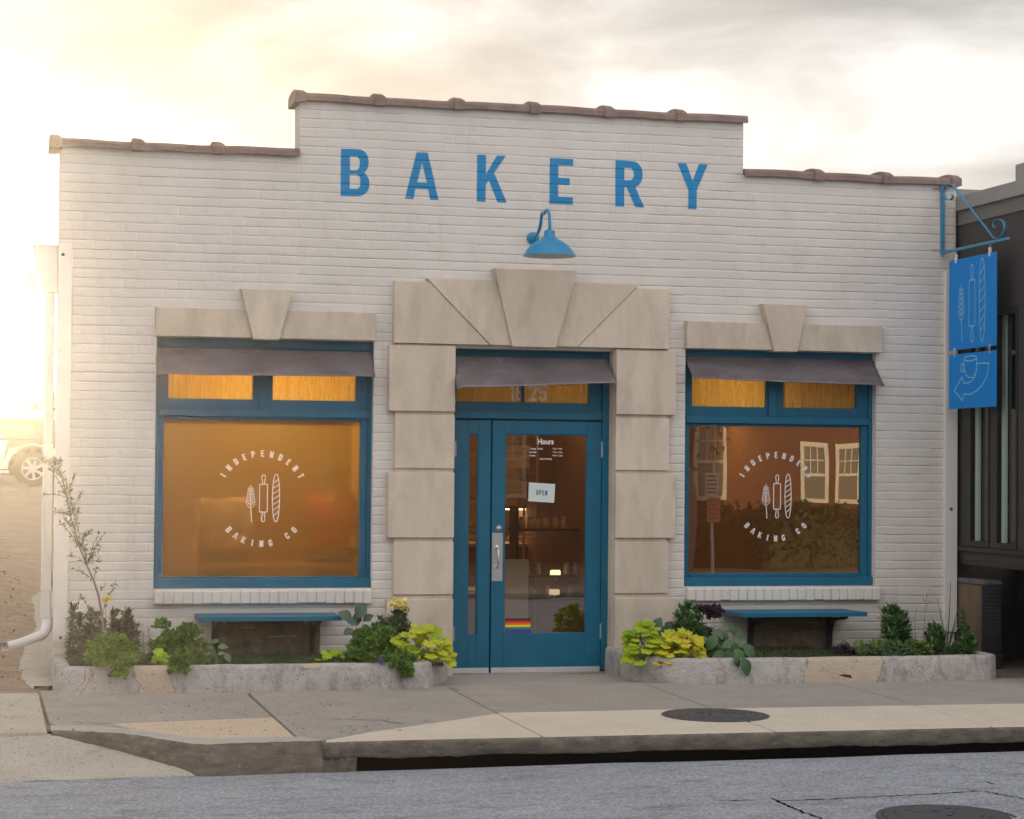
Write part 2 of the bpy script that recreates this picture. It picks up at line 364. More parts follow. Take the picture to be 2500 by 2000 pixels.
def glyph(ch, t=.185):
    h = t*.82
    if ch == 'B': w = .60; return w, [(1, Dp(0, 0, w, .54, .24, .25)), (1, Dp(0, .46, w-.02, 1, .22, .25)), (-1, Dp(t, h, w-t, .54-h*.5, .1, .12)), (-1, Dp(t, .46+h*.6, w-.02-t, 1-h, .09, .12))]
    if ch == 'A': w = .72; return w, [(1, [(0, 0), (.24, 1), (.48, 1), (.72, 0), (.54, 0), (.50, .215), (.22, .215), (.18, 0)]), (-1, [(.255, .36), (.465, .36), (.36, .78)])]
    if ch == 'K': w = .64; return w, [(1, Bx(0, 0, t, 1)), (1, [(t-.01, .36), (t-.01, .56), (.42, 1), (.61, 1), (.36, .62), (.64, 0), (.44, 0), (.25, .46)])]
    if ch == 'E': w = .5; return w, [(1, Bx(0, 0, t, 1)), (1, Bx(0, 0, w, h)), (1, Bx(0, 1-h, w, 1)), (1, Bx(0, .5-h/2, w-.07, .5+h/2))]
    if ch == 'R': w = .60; return w, [(1, Dp(0, .42, w-.03, 1, .23, .27)), (-1, Dp(t, .42+h, w-.03-t, 1-h, .09, .12)), (1, Bx(0, 0, t, 1)), (1, [(.22, .45), (.40, .47), (.61, 0), (.42, 0)])]
    if ch == 'Y': w = .66; return w, [(1, Bx(.33-t/2, 0, .33+t/2, .46)), (1, [(0, 1), (.19, 1), (.33, .62), (.47, 1), (.66, 1), (.33+t/2, .42), (.33-t/2, .42)])]
    if ch == 'I': return t, [(1, Bx(0, 0, t, 1))]
    if ch == 'N': w = .58; return w, [(1, Bx(0, 0, t, 1)), (1, Bx(w-t, 0, w, 1)), (1, [(0, 1), (t, 1), (w, 0), (w-t, 0)])]
    if ch == 'D': w = .58; return w, [(1, Dp(0, 0, w, 1, .26, .3)), (-1, Dp(t, h, w-t, 1-h, .1, .16))]
    if ch == 'P': w = .57; return w, [(1, Dp(0, .40, w, 1, .24, .28)), (-1, Dp(t, .40+h, w-t, 1-h, .09, .12)), (1, Bx(0, 0, t, 1))]
    if ch == 'T': w = .56; return w, [(1, Bx(w/2-t/2, 0, w/2+t/2, 1)), (1, Bx(0, 1-h, w, 1))]
    if ch == 'O': w = .58; return w, [(1, Rp(0, 0, w, 1, .26, .28)), (-1, Rp(t, h, w-t, 1-h, .1, .16))]
    if ch == 'C': w = .57; return w, [(1, Rp(0, 0, w, 1, .26, .28)), (-1, Rp(t, h, w-t, 1-h, .1, .16)), (-1, Bx(w-t-.02, .36, w+.1, .64))]
    if ch == 'G': w = .58; return w, [(1, Rp(0, 0, w, 1, .26, .28)), (-1, Rp(t, h, w-t, 1-h, .1, .16)), (-1, Bx(w-t-.02, .5, w+.1, .68)), (1, Bx(.3, .38, w, .52))]
    if ch == '1': return .36, [(1, Bx(.36-t, 0, .36, 1)), (1, [(.0, .78), (.0, .66), (.25, .8), (.25, 1)])]
    if ch == '6': w = .56; return w, [(1, Rp(0, 0, w, 1, .26, .28)), (-1, Rp(t, h, w-t, 1-h, .1, .16)), (-1, Bx(w-t-.02, .56, w+.1, .74)), (1, Rp(0, 0, w, .6, .24, .26)), (-1, Rp(t, h, w-t, .6-h, .09, .12))]
    if ch == '2': w = .56; return w, [(1, Rp(0, .38, w, 1, .26, .28)), (-1, Rp(t, .3, w-t, 1-h, .1, .16)), (-1, Bx(-.1, .3, t+.05, .72)), (-1, Bx(-.1, .2, w+.1, .56)), (1, Bx(0, 0, w, h)), (1, [(0, h*.5), (t, h*.5), (w, .6), (w-t, .6)])]
    if ch == '5': w = .56; return w, [(1, Rp(0, 0, w, .64, .25, .27)), (-1, Rp(t, h, w-t, .64-h, .1, .14)), (-1, Bx(-.1, .24, t, .5)), (1, Bx(0, .46, t, 1)), (1, Bx(0, 1-h, w-.04, 1))]
    return .3, []
def pip(P, X, Z):
    P = np.array(P); r = np.zeros(X.shape, bool); n = len(P); j = n-1
    for i in range(n):
        xi, zi = P[i]; xj, zj = P[j]
        if zi != zj:
            c = ((zi > Z) != (zj > Z)) & (X < (xj-xi)*(Z-zi)/(zj-zi)+xi); r ^= c
        j = i
    return r
def segd(pts, X, Z):
    d = np.full(X.shape, 1e9)
    for (ax, az), (bx, bz) in zip(pts[:-1], pts[1:]):
        vx, vz = bx-ax, bz-az; l2 = vx*vx+vz*vz+1e-12
        t = np.clip(((X-ax)*vx+(Z-az)*vz)/l2, 0, 1); d = np.minimum(d, np.hypot(X-ax-t*vx, Z-az-t*vz))
    return d
def raster(shapes, lines, cell):
    """shapes: list of glyph lists already placed [(sign, poly)...]; lines: [(pts, half width)] -> mask grid"""
    pts = [p for g in shapes for s, P in g for p in P]+[p for P, w in lines for p in P]
    P = np.array(pts); x0, z0 = P.min(0)-.012; x1, z1 = P.max(0)+.012
    xs = np.arange(x0, x1, cell); zs = np.arange(z0, z1, cell)
    X, Z = np.meshgrid(xs+cell/2, zs+cell/2); Mk = np.zeros(X.shape, bool)
    for g in shapes:
        A = np.array([p for s, q in g for p in q]); a0, b0 = A.min(0)-cell; a1, b1 = A.max(0)+cell
        i0, i1 = np.searchsorted(xs, [a0, a1]); j0, j1 = np.searchsorted(zs, [b0, b1]); i0 = max(0, i0-1); j0 = max(0, j0-1)
        xx, zz = X[j0:j1, i0:i1], Z[j0:j1, i0:i1]; k = np.zeros(xx.shape, bool)
        for s, q in g:
            r = pip(q, xx, zz); k = (k | r) if s > 0 else (k & ~r)
        Mk[j0:j1, i0:i1] |= k
    for q, w in lines:
        A = np.array(q); a0, b0 = A.min(0)-w-cell; a1, b1 = A.max(0)+w+cell
        i0, i1 = np.searchsorted(xs, [a0, a1]); j0, j1 = np.searchsorted(zs, [b0, b1]); i0 = max(0, i0-1); j0 = max(0, j0-1)
        Mk[j0:j1, i0:i1] |= segd(q, X[j0:j1, i0:i1], Z[j0:j1, i0:i1]) < w
    return xs, zs, Mk
def runs_mb(xs, zs, Mk, cell, place):
    mb = MB()
    for j in range(Mk.shape[0]):
        row = Mk[j]; d = np.flatnonzero(np.diff(np.concatenate([[0], row.astype(int), [0]])))
        for a, b in zip(d[::2], d[1::2]):
            xa = xs[0]+a*cell; xb = xs[0]+b*cell; za = zs[j]; zb = za+cell
            mb.add([place(xa, za), place(xb, za), place(xb, zb), place(xa, zb)], [(0, 1, 2, 3)])
    return mb
def place_glyph(ch, x, z, h, rot=0, t=.185, sx=1.):
    w, g = glyph(ch, t); c, s = math.cos(rot), math.sin(rot); out = []
    for sg, P in g:
        out.append((sg, [(x+((px-w/2)*c*sx-(pz-.5)*s)*h, z+((px-w/2)*s*sx+(pz-.5)*c)*h) for px, pz in P]))
    return out
def wheat(cx, z0, h):
    s = h; L_ = [([(cx+.03*s, z0), (cx+.02*s, z0+.2*s), (cx, z0+.38*s)], 1)]
    def leaf(bx, bz, ang, ln):
        c, q = math.cos(ang), math.sin(ang); P = []
        for i in range(13):
            u = 2*math.pi*i/12; a = ln*.5*(1-math.cos(u)); b = ln*.17*math.sin(u); P.append((bx+a*c-b*q, bz+a*q+b*c))
        return (P, .6)
    for k in range(6):
        z = z0+(.38+.09*k)*s; ln = (.21-.018*k)*s
        for sd in (-1, 1): L_.append(leaf(cx, z, math.pi/2-sd*.62, ln))
    L_.append(leaf(cx, z0+.86*s, math.pi/2, .13*s)); return L_
def pin(cx, z0, h):
    w = .085*h; hw = .03*h; b0, b1 = z0+.205*h, z0+.80*h
    o = [(Rp(cx-w, b0, cx+w, b1, .02*h)+[(cx-w, b0+.02*h)], 1)]
    for a, b, e in ((b1, z0+h, 1), (b0, z0, -1)):
        o.append(([(cx-hw*.7, a), (cx-hw*.75, a+(b-a)*.25), (cx-hw*1.15, a+(b-a)*.6)]+[(cx-hw*math.cos(q)*1.15, a+(b-a)*(.85+.15*math.sin(q))) for q in [i*math.pi/6 for i in range(7)]]+[(cx+hw*1.15, a+(b-a)*.6), (cx+hw*.75, a+(b-a)*.25), (cx+hw*.7, a)], 1))
    return o
def baguette(cx, z0, h):
    w = .075*h; P = []
    for i in range(33):
        u = 2*math.pi*i/32; c, s = math.cos(u), math.sin(u); P.append((cx+w*math.copysign(abs(c)**.8, c), z0+h/2+h/2*math.copysign(abs(s)**1.0, s)))
    o = [(P, 1)]
    for k in range(7):
        z = z0+h*(.13+.115*k); q = (z-z0-h/2)/(h/2); ww = w*math.sqrt(max(0, 1-q*q))
        o.append(([(cx-ww*.95, z), (cx-ww*.2, z+.025*h), (cx+ww*.5, z+.055*h), (cx+ww*.8, z+.085*h)], .9))
    return o
def bfont(txt, size, sx, place, off=.0, align='LEFT'):
    cu = bpy.data.curves.new('txt', 'FONT'); cu.body = txt; cu.size = size; cu.offset = off; cu.align_x = align; cu.resolution_u = 3
    o = bpy.data.objects.new('txt', cu); COL.objects.link(o); dg = bpy.context.evaluated_depsgraph_get(); me = o.evaluated_get(dg).to_mesh()
    mb = MB(); mb.add([place(v.co.x*sx, v.co.y) for v in me.vertices], [tuple(p.vertices) for p in me.polygons])
    o.evaluated_get(dg).to_mesh_clear(); bpy.data.objects.remove(o); bpy.data.curves.remove(cu); return mb
# ------------------------------------------------------------------ facade dimensions
PITCH = .0741
XL = W(139, 1000)[0]; XR = W(2333, 1000)[0]
ZT_S = 4.15; ZT_C = 4.60; XC0 = W(733, 300)[0]; XC1 = W(1815, 350)[0]
LWX0, LWX1 = W(377.5, 1200)[0], W(910, 1200)[0]; RWX0, RWX1 = W(1671.5, 1200)[0], W(2137.5, 1200)[0]
WZ0, WZ1 = W(640, 1437)[2], 2.665
DX0, DX1 = W(1103.5, 1300)[0], W(1496, 1300)[0]; DZ1 = 2.63
OPEN = [(LWX0, LWX1, WZ0, WZ1), (RWX0, RWX1, WZ0, WZ1), (DX0, DX1, -.3, DZ1)]
def topz(x): return np.where((x > XC0) & (x < XC1), ZT_C, ZT_S)
RJ = rng.random((80, 200)); RB = rng.random((80, 200)); RT = rng.random((80, 200))
def h_noise(x, z, s=1.):
    return (np.sin(x*7.1*s+np.sin(z*5.3*s)*2)+np.sin(x*17.3*s+z*13.7*s+1.7)*.6+np.sin(x*41*s-z*31*s+np.sin(x*11*s)*3)*.4)/2
def brick_y(x, z):
    """recess of the painted brick face (positive = into the wall)"""
    x = np.asarray(x, float); z = np.asarray(z, float)
    zz = z+.0025*h_noise(x*.3, z*.2)+10*PITCH
    k = np.floor(zz/PITCH).astype(int); t = zz-k*PITCH
    k = np.clip(k, 0, 79)
    BL = .212; xo = x+np.where(k % 2 == 0, 0., BL/2)+(RJ[k, 0]-.5)*.02+10*BL
    j = np.floor(xo/BL).astype(int); u = xo-j*BL; j = np.clip(j, 0, 198)
    dz = np.minimum(t, PITCH-t); du = np.minimum(u, BL-u)
    jl = np.where(t < PITCH/2, RJ[k, j], RJ[np.clip(k-1, 0, 79), j])
    bed = (.0034+.0055*RJ[k, 0]+.002*h_noise(x*1.3, k*3.1))*(.55+.8*RB[k, j])*np.exp(-(dz/.0040)**2)
    hj = np.where(u < BL/2, RB[k, j], RB[k, np.clip(j+1, 0, 199)])
    head = (.0036*hj**1.5)*np.exp(-(du/.0065)**2)
    face = (RB[k, j]-.5)*.0042+(RT[k, j]-.5)*.05*(t-PITCH/2)-.012*(PITCH/2-t)*0
    return np.clip(bed+head, 0, .01)+face*.6+.0012*h_noise(x*2.3, z*3.1)+.0025
building = thing('bakery_building', 'single-storey painted brick bakery with stepped parapet, blue door and BAKERY lettering', 'building', ((XL+XR)/2, 0, 0))
# front face
xs = np.unique(np.round(np.concatenate([np.arange(XL, XR, .0106), [XR, XC0, XC1], *[o[:2] for o in OPEN]]), 5))
rows = []
for k in range(-11, 63):
    for t in (0, .0035, .0075, .013, .037, .061, .0668, .0706): rows.append(k*PITCH+t)
zs = np.unique(np.round(np.concatenate([[r for r in rows if -.35 < r < ZT_C], [ZT_S, ZT_C], *[[o[2], o[3]] for o in OPEN]]), 5))
X, Z = np.meshgrid(xs, zs); Y = brick_y(X, Z)
edge = .004*np.exp(-np.minimum(np.abs(X-XL), np.abs(X-XR))/.01)
Y = Y+edge; V = np.stack([X, Y, Z], -1).reshape(-1, 3)
nx = len(xs); cx = (xs[1:]+xs[:-1])/2; cz = (zs[1:]+zs[:-1])/2; CX, CZ = np.meshgrid(cx, cz)
keep = CZ < topz(CX)
for o in OPEN: keep &= ~((CX > o[0]) & (CX < o[1]) & (CZ > o[2]) & (CZ < o[3]))
I, J = np.meshgrid(np.arange(nx-1), np.arange(len(zs)-1)); a = (J*nx+I)[keep]
npmesh('brick_front', V, np.stack([a, a+1, a+1+nx, a+nx], -1), M['wall'], building, True)
# wall body behind the face, with the openings left free
gx = sorted({XL, XR, XC0, XC1, *[v for o in OPEN for v in o[:2]]}); gz = sorted({-.35, ZT_S, ZT_C, *[v for o in OPEN for v in o[2:]]})
mb = MB()
for x0, x1 in zip(gx[:-1], gx[1:]):
    for z0, z1 in zip(gz[:-1], gz[1:]):
        mx, mz = (x0+x1)/2, (z0+z1)/2
        if mz > topz(np.array(mx)) or any(o[0] < mx < o[1] and o[2] < mz < o[3] for o in OPEN): continue
        mb.add([(x, y, z) for x in (x0, x1) for y in (.0155, .30) for z in (z0, z1)], [(0, 4, 5, 1), (2, 3, 7, 6), (0, 1, 3, 2), (4, 6, 7, 5), (0, 2, 6, 4), (1, 5, 7, 3)])
for x0, x1 in ((XL, XR),):  # thin returns closing the gap between face and body at the outer edges
    mb.box(XL+.001, XL+.02, .008, .02, -.3, ZT_S-.01, .001); mb.box(XR-.02, XR-.001, .008, .02, -.3, ZT_S-.01, .001)
mb.build('wall', M['wall'], building)
# side and rear walls, roof
XS = XL+.40; XE = XR
mb = MB()
def wallq(xa, ya, xb, yb, z0, z1, th):
    d = np.array([xb-xa, yb-ya]); d = d/np.linalg.norm(d); n_ = np.array([-d[1], d[0]])*th
    P = [(xa, ya), (xb, yb), (xb+n_[0], yb+n_[1]), (xa+n_[0], ya+n_[1])]
    mb.add([(x, y, z) for z in (z0, z1) for x, y in P], [(0, 1, 2, 3)[::-1], (4, 5, 6, 7), (0, 1, 5, 4), (1, 2, 6, 5), (2, 3, 7, 6), (3, 0, 4, 7)])
wallq(XL+.022, .301, XS-.17, 3.1, -.3, 3.60, -.25); wallq(XS-.17, 3.1, XS, 8.5, -.3, 3.2, -.25)
wallq(XL+.022, .301, XL+.08, .9, 3.6, 3.95, -.25); wallq(XL+.08, .9, XL+.13, 1.7, 3.6, 3.78, -.25)
wallq(XE-.002, .301, XE-.002, 8.5, -.3, 3.9, .25); wallq(XS, 8.5, XE, 8.5, -.3, 3.1, .25)
mb.build('side_wall', M['wall'], building)
mb = MB(); mb.box(XL+.3, XE-.27, .302, 8.4, 2.95, 3.1); mb.build('roof', M['black'], building)
# coping
def coping(xa, xb, z, collars, endL=False, endR=False):
    prof = []; n = 10
    for i in range(n+1):
        a = math.pi*i/n; prof.append((-.045+.195*(1-math.cos(a))-.0, z+.022+.036*math.sin(a)**.7))
    prof = [(-.045, z-.018)]+prof+[(.345, z-.018), (.335, z-.018), (.31, z+.012), (-.012, z+.012), (-.02, z-.018)]
    k = len(prof); mb = MB()
    st = np.linspace(xa, xb, 24)
    for q, x in enumerate(st):
        jz = .004*math.sin(x*3.1)+.003*math.sin(x*9.7)
        mb.v += [(x, y, zz+jz) for y, zz in prof]
    for q in range(len(st)-1):
        for i in range(k):
            j = (i+1) % k; mb.f.append((q*k+i, q*k+j, (q+1)*k+j, (q+1)*k+i))
    mb.f += [tuple(range(k)), tuple(range(len(st)*k-1, (len(st)-1)*k-1, -1))]
    o = mb.build('coping', M['coping'], building, False)
    for x in collars:
        c = MB(); s = [(x-.045, 1.35), (x-.04, 1.58), (x+.02, 1.5), (x+.05, 1.08)]
        for xx, g in s:
            for y, zz in prof[:-3]+[(-.02, z-.018)]:
                c.v.append((xx, .15+(y-.15)*(1+(g-1)*.16), z+(zz-z)*(1+(g-1)*.75)+(.004 if zz > z else -.004)))
        kk = len(prof)-2
        for q in range(3):
            for i in range(kk):
                j = (i+1) % kk; c.f.append((q*kk+i, q*kk+j, (q+1)*kk+j, (q+1)*kk+i))
        c.f += [tuple(range(kk)), tuple(range(4*kk-1, 3*kk-1, -1))]
        c.build('collar', M['coping'], o)
wx = lambda px: W(px, 350)[0]
coping(wx(128), XC0-.005, ZT_S+.002, [wx(136), wx(337), wx(533)])
coping(wx(721), wx(1822), ZT_C+.002, [wx(731), wx(924), wx(1118), wx(1303), wx(1483), wx(1659)])
coping(XC1+.005, wx(2342), ZT_S+.002, [wx(1996), wx(2164), wx(2330)])
# limestone lintels over the windows
def lintel(pxL, pxR, pxk0, pxk1, pxb0, pxb1):
    x0, x1 = W(pxL, 800)[0], W(pxR, 800)[0]; z0, z1 = 2.667, 2.895
    a, b, c, d = [W(p, 780, -.10)[0] for p in (pxk0, pxk1, pxb1, pxb0)]
    mb = MB()
    k = lambda z: (d+(a-d)*(z-2.655)/(3.055-2.655), c+(b-c)*(z-2.655)/(3.055-2.655))
    mb.prism([(x0, z0), (k(z0)[0], z0), (k(z1)[0], z1), (x0, z1)], -.075, .03)
    mb.prism([(k(z0)[1], z0), (x1, z0), (x1, z1), (k(z1)[1], z1)], -.075, .03)
    mb.build('lintel', M['stone'], building)
    mb = MB(); mb.prism([(d, 2.655), (c, 2.655), (b, 3.055), (a, 3.055)], -.11, .03); mb.build('keystone', M['stone'], building)
lintel(377.5, 913, 587, 714, 619, 683); lintel(1671, 2146, 1862, 1971, 1891, 1947)
# door surround
sx = lambda px, y=-.08: W(px, 800, y)[0]
zt, zb = 3.155, 2.655
xa, xe = W(958, 800)[0], W(1628, 800)[0]
pA, pB, pC, pD = sx(1048), sx(1206, -.12), sx(1408, -.12), sx(1553)
qA, qB, qC, qD = sx(1197), sx(1252, -.12), sx(1357, -.12), sx(1411)
lin = lambda xa_, za_, xb_, zb_, z: xa_+(xb_-xa_)*(z-za_)/(zb_-za_)
kL = lambda z: lin(qB, zb-.012, pB, zt+.125, z); kR = lambda z: lin(qC, zb-.012, pC, zt+.125, z)
dL = lambda z: lin(qA, zb, pA, zt, z); dR = lambda z: lin(qD, zb, pD, zt, z); z2 = zt+.028
blocks = [([(xa, zb), (dL(zb), zb), (dL(zt), zt), (xa, zt)], -.075), ([(dL(zb)+.005, zb), (kL(zb)-.001, zb), (kL(z2)-.001, z2), (dL(z2)+.005, z2)], -.084), ([(kL(zb-.012), zb-.012), (kR(zb-.012), zb-.012), (kR(zt+.125), zt+.125), (kL(zt+.125), zt+.125)], -.125),
          ([(kR(zb)+.001, zb), (dR(zb)-.005, zb), (dR(z2)-.005, z2), (kR(z2)+.001, z2)], -.084), ([(dR(zb), zb), (xe, zb), (xe, zt), (dR(zt), zt)], -.075)]
for i, (P, y) in enumerate(blocks):
    mb = MB(); mb.prism(P, y, .03, .0025); mb.build('keystone' if i == 2 else 'voussoir', M['stone'], building)
lv = [W(1020, p, -.07)[2] for p in (844.5, 1004, 1013, 1143.5, 1154, 1313, 1324, 1452, 1464)]+[-.06]
for i in range(5):
    w = i % 2 == 0
    for side in (0, 1):
        if side == 0: x0, x1 = W(944 if w else 960, 1100)[0], DX0
        else: x0, x1 = DX1, W(1643.5 if w else 1628.5, 1100)[0]
        mb = MB(); mb.prism([(x0, lv[2*i+1]), (x1, lv[2*i+1]), (x1, lv[2*i]), (x0, lv[2*i])], -.075 if w else -.066, .03, .0035)
        mb.build('quoin', M['stone'], building)
for x0, x1 in ((W(962, 1100)[0], DX0-.004), (DX1+.004, W(1626, 1100)[0])): mb = MB(); mb.box(x0, x1, -.045, .03, -.06, zb-.003, .002); mb.build('quoin_backing', M['stone'], building)
for x0, x1 in ((DX0-.02, DX0+.003), (DX1-.004, DX1+.02)): mb = MB(); mb.box(x0, x1, -.02, .178, -.05, DZ1+.012, .002); mb.build('door_jamb', M['stone'], building)
# white corner boards
for pa, pb, zt_, bolts in ((135.5, 170, W(150, 594, -.03)[2], [(154, 621), (148, 1557)]), (2308, 2338, W(2320, 662, -.03)[2], [(2322, 1243)])):
    x0, x1 = W(pa, 1100, -.03)[0], W(pb, 1100, -.03)[0]; mb = MB(); mb.box(x0, x1, -.03, .012, -.02+.3, zt_, .003)
    bd = mb.build('corner_board', M['trim'], building)
    for bx, bz in bolts:
        p = W(bx, bz, -.03); mb = MB(); mb.lathe([(.001, -.03-.012), (.010, -.03-.011), (.014, -.03-.004), (.014, -.029)], (p[0], 0, p[2]), 12, 'Y'); mb.build('bolt', M['iron'], bd)
# BAKERY painted on the bricks: the letters follow the brick relief
CELL = .0035
for ch, pa, pb, pt, pbm in (('B', 832.5, 902, 364, 479), ('A', 989.5, 1071, 372.5, 486), ('K', 1165, 1238, 379, 493), ('E', 1342.5, 1399, 387, 498), ('R', 1503, 1572, 393, 504.5), ('Y', 1654, 1727.5, 400, 510)):
    a = W(pa, (pt+pbm)/2); b = W(pb, (pt+pbm)/2); xm = (a[0]+b[0])/2; z1 = W((pa+pb)/2, pt)[2]; z0 = W((pa+pb)/2, pbm)[2]; h = z1-z0
    w, _ = glyph(ch); g = place_glyph(ch, xm, (z0+z1)/2, h, sx=(b[0]-a[0])/(w*h))
    gxs, gzs, Mk = raster([g], [], CELL)
    nx_ = len(gxs)+1; XX, ZZ = np.meshgrid(np.append(gxs, gxs[-1]+CELL), np.append(gzs, gzs[-1]+CELL))
    YY = brick_y(XX, ZZ)-.0028; V = np.stack([XX, YY, ZZ], -1).reshape(-1, 3); jj, ii = np.nonzero(Mk); a_ = jj*nx_+ii
    npmesh('painted_letter', V, np.stack([a_, a_+1, a_+1+nx_, a_+nx_], -1), M['lett'], building, True)
# ------------------------------------------------------------------ windows
GL_L = glassmat('pane_fogged', .11, tint=(.9, .82, .62), fog=.34, fogcol=(1, .9, .5)); GL_R = glassmat('pane_clear', .27, tint=(.85, .78, .68), fog=.05, fogcol=(.9, .8, .6))
GL_T = glassmat('pane_streaked', .02, fog=.94, fogcol=(1, .84, .42), streaks=.6); GL_D = glassmat('door_glass', .20, tint=(.92, .88, .82), fog=.03, fogcol=(.9, .8, .6))
LOGO = {}
def emblem(cx, cz, R_, y, parent):
    k = R_/279.; sh = []
    for i, ch in enumerate('INDEPENDENT'):
        a = math.radians(-59.4+11.88*i); sh.append(place_glyph(ch, cx+R_*math.sin(a), cz+R_*math.cos(a), 41*k, -a, .235))
    for i, ch in enumerate('BAKING CO'):
        if ch == ' ': continue
        a = math.radians(-46.5+11.6*i); sh.append(place_glyph(ch, cx+R_*math.sin(a), cz-R_*math.cos(a), 41*k, a, .235))
    xs_, zs_, Mk = raster(sh, [], .0016); o = runs_mb(xs_, zs_, Mk, .0016, lambda x, z: (x, y, z)).build('lettering', M['white'], parent)
    ln = wheat(cx-70*k, cz-142*k, 224*k)+pin(cx+9*k, cz-142*k, 288*k)+baguette(cx+87*k, cz-142*k, 294*k)
    xs_, zs_, Mk = raster([], [(P, 2.9*k*w) for P, w in ln], .0016); runs_mb(xs_, zs_, Mk, .0016, lambda x, z: (x, y-.0004, z)).build('emblem', M['white'], parent)
def window(x0, x1, px, gm, emb, gx_):
    """px: list of glass limits in the photograph"""
    fy = .075; z0, z1 = WZ0, WZ1; m = MB()
    gy = .135
    gl, gr = W(px[0], 1200, gy)[0], W(px[1], 1200, gy)[0]; gb, gt = W(px[0], px[2], gy)[2], W(px[0], px[3], gy)[2]
    tb0, tb1 = W(px[0], px[4], fy)[2], W(px[0], px[5], fy)[2]     # transom bar bottom, top
    # outer frame (stepped), bar, mullion
    m.box(x0, x0+.030, fy, .2, z0, z1); m.box(x1-.030, x1, fy, .2, z0, z1); m.box(x0+.030, x1-.030, fy, .2, z1-.07, z1)
    m.box(x0+.030, gl, fy+.026, .2, tb1-.02, z0+.02); m.box(gr, x1-.030, fy+.026, .2, z0+.02, tb1-.02)
    m.box(x0+.030, x1-.030, fy-.012, .2, tb0, tb1); m.box(gl, gr, fy+.026, .2, gt, tb0-.001)
    m.box(x0, x1, fy-.03, .2, z0, z0+.075); m.box(gl, gr, fy+.008, .2, z0+.0755, gb-.012); m.box(gl, gr, fy+.03, .16, gb-.012, gb)
    mu0, mu1 = W(px[6]-9, 980, fy)[0], W(px[6]+9, 980, fy)[0]; m.box(mu0, mu1, fy, .2, tb1, z1-.07)
    fr = m.build('window_frame', M['blue'], building)
    # transom sashes
    for a, b, ga, gb_ in ((x0+.03, mu0, px[7], px[8]), (mu1, x1-.03, px[9], px[10])):
        ga, gb_ = W(ga, 950, gy)[0], W(gb_, 950, gy)[0]; gz = W(px[7], px[11], gy)[2]; s = MB()
        s.box(a-.004, ga, fy+.03, .19, tb1-.003, z1-.066); s.box(gb_, b+.004, fy+.03, .19, tb1-.003, z1-.066)
        s.box(ga-.002, gb_+.002, fy+.031, .189, tb1-.003, gz); s.box(ga-.002, gb_+.002, fy+.031, .189, z1-.14, z1-.066)
        sa = s.build('transom_sash', M['blue'], fr)
        p = MB(); p.box(ga-.002, gb_+.002, gy+.01, gy+.014, gz-.002, z1-.138, 0); p.build('transom_pane', GL_T if gx_ else GL_T, fr)
    p = MB(); p.add([(gl-.003, gy, gb-.003), (gr+.003, gy, gb-.003), (gr+.003, gy, gt+.003), (gl-.003, gy, gt+.003)], [(0, 1, 2, 3)])
    p.build('window_pane', gm, fr)
    cx_, cz_, R_ = emb; c = W(cx_, cz_, gy)
    emblem(c[0], c[2], R_, gy-.0015, fr)
    return gl, gr, gb, gt
window(LWX0, LWX1, (398, 877, 1408, 1024, 1014, 997, 644, 410, 617, 665, 868, 972.5), GL_L, (639.5, 1217.5, .362), 1)
window(RWX0, RWX1, (1679, 2100, 1400, 1039, 1032.5, 1014.5, 1887, 1687, 1868, 1909, 2088.5, 992), GL_R, (1894, 1213, .355), 0)
# brick rowlock sills
for x0, x1 in ((LWX0, W(906, 1450)[0]), (RWX0+.01, W(2144, 1440)[0])):
    m = MB(); n_ = int((x1-x0)/.0735); w = (x1-x0)/n_
    for i in range(n_):
        r1, r2, r3 = random.random(), random.random(), random.random()
        a = x0+i*w; m.box(a+.0022, a+w-.0022, -.062-.005*r1, .05, WZ0-.116-.006*r2+(.004 if r3 > .7 else 0), WZ0-.012-.003*r3, .007)
    m.box(x0+.004, x1-.004, -.054, .07, WZ0-.109, WZ0-.006, .004); m.build('brick_sill', M['wall'], building)
# metal awnings
def awning(pxtl, pxtr, ztop, pxbl, pxbr, zbl, zbr, out):
    m = MB(); n_, k = 40, 14; xtl, xtr = W(pxtl, 870, .05)[0], W(pxtr, 870, .05)[0]; xbl, xbr = W(pxbl, 930, -out)[0], W(pxbr, 930, -out)[0]
    P = np.zeros((2, k+1, n_+1, 3))
    for j in range(k+1):
        v = j/k; curve = v**1.5
        for i in range(n_+1):
            u = i/n_; x = (xtl+(xtr-xtl)*u)*(1-curve)+(xbl+(xbr-xbl)*u)*curve
            y = .05-(out+.05)*(.55*v+.45*v*v); z = ztop+(zbl+(zbr-zbl)*u-ztop)*(v*.95+.05*v*v)+.002*math.sin(u*7+v*2)*v+.0012*math.sin(u*23)*v
            if u < .04: z += -.012*v*(1-u/.04)
            P[0, j, i] = (x, y, z); P[1, j, i] = (x, y+.004, z-.002)
    nn = (n_+1); off = (k+1)*nn; V = P.reshape(-1, 3); fs = []
    for j in range(k):
        for i in range(n_):
            a = j*nn+i; fs.append((a, a+nn, a+nn+1, a+1)); fs.append((a+off, a+1+off, a+nn+1+off, a+nn+off))
    for i in range(n_): a = k*nn+i; fs.append((a, a+off, a+off+1, a+1))
    for j in range(k): a = j*nn; fs.append((a, a+off, a+off+nn, a+nn)); a += n_; fs.append((a, a+nn, a+nn+off, a+off))
    npmesh('awning', V, fs, M['awn'], building, True)
zz = lambda px, py, y: W(px, py, y)[2]
awning(379, 907, zz(500, 851, .05), 382.5, 917, zz(382.5, 913, -.16), zz(917, 920, -.16), .16)
awning(1106, 1484, zz(1200, 872, .05), 1116, 1506, zz(1116, 947, -.2), zz(1506, 935, -.2), .2)
awning(1673, 2135, zz(1800, 873, .05), 1696, 2160, zz(1696, 923, -.17), zz(2160, 942, -.17), .17)
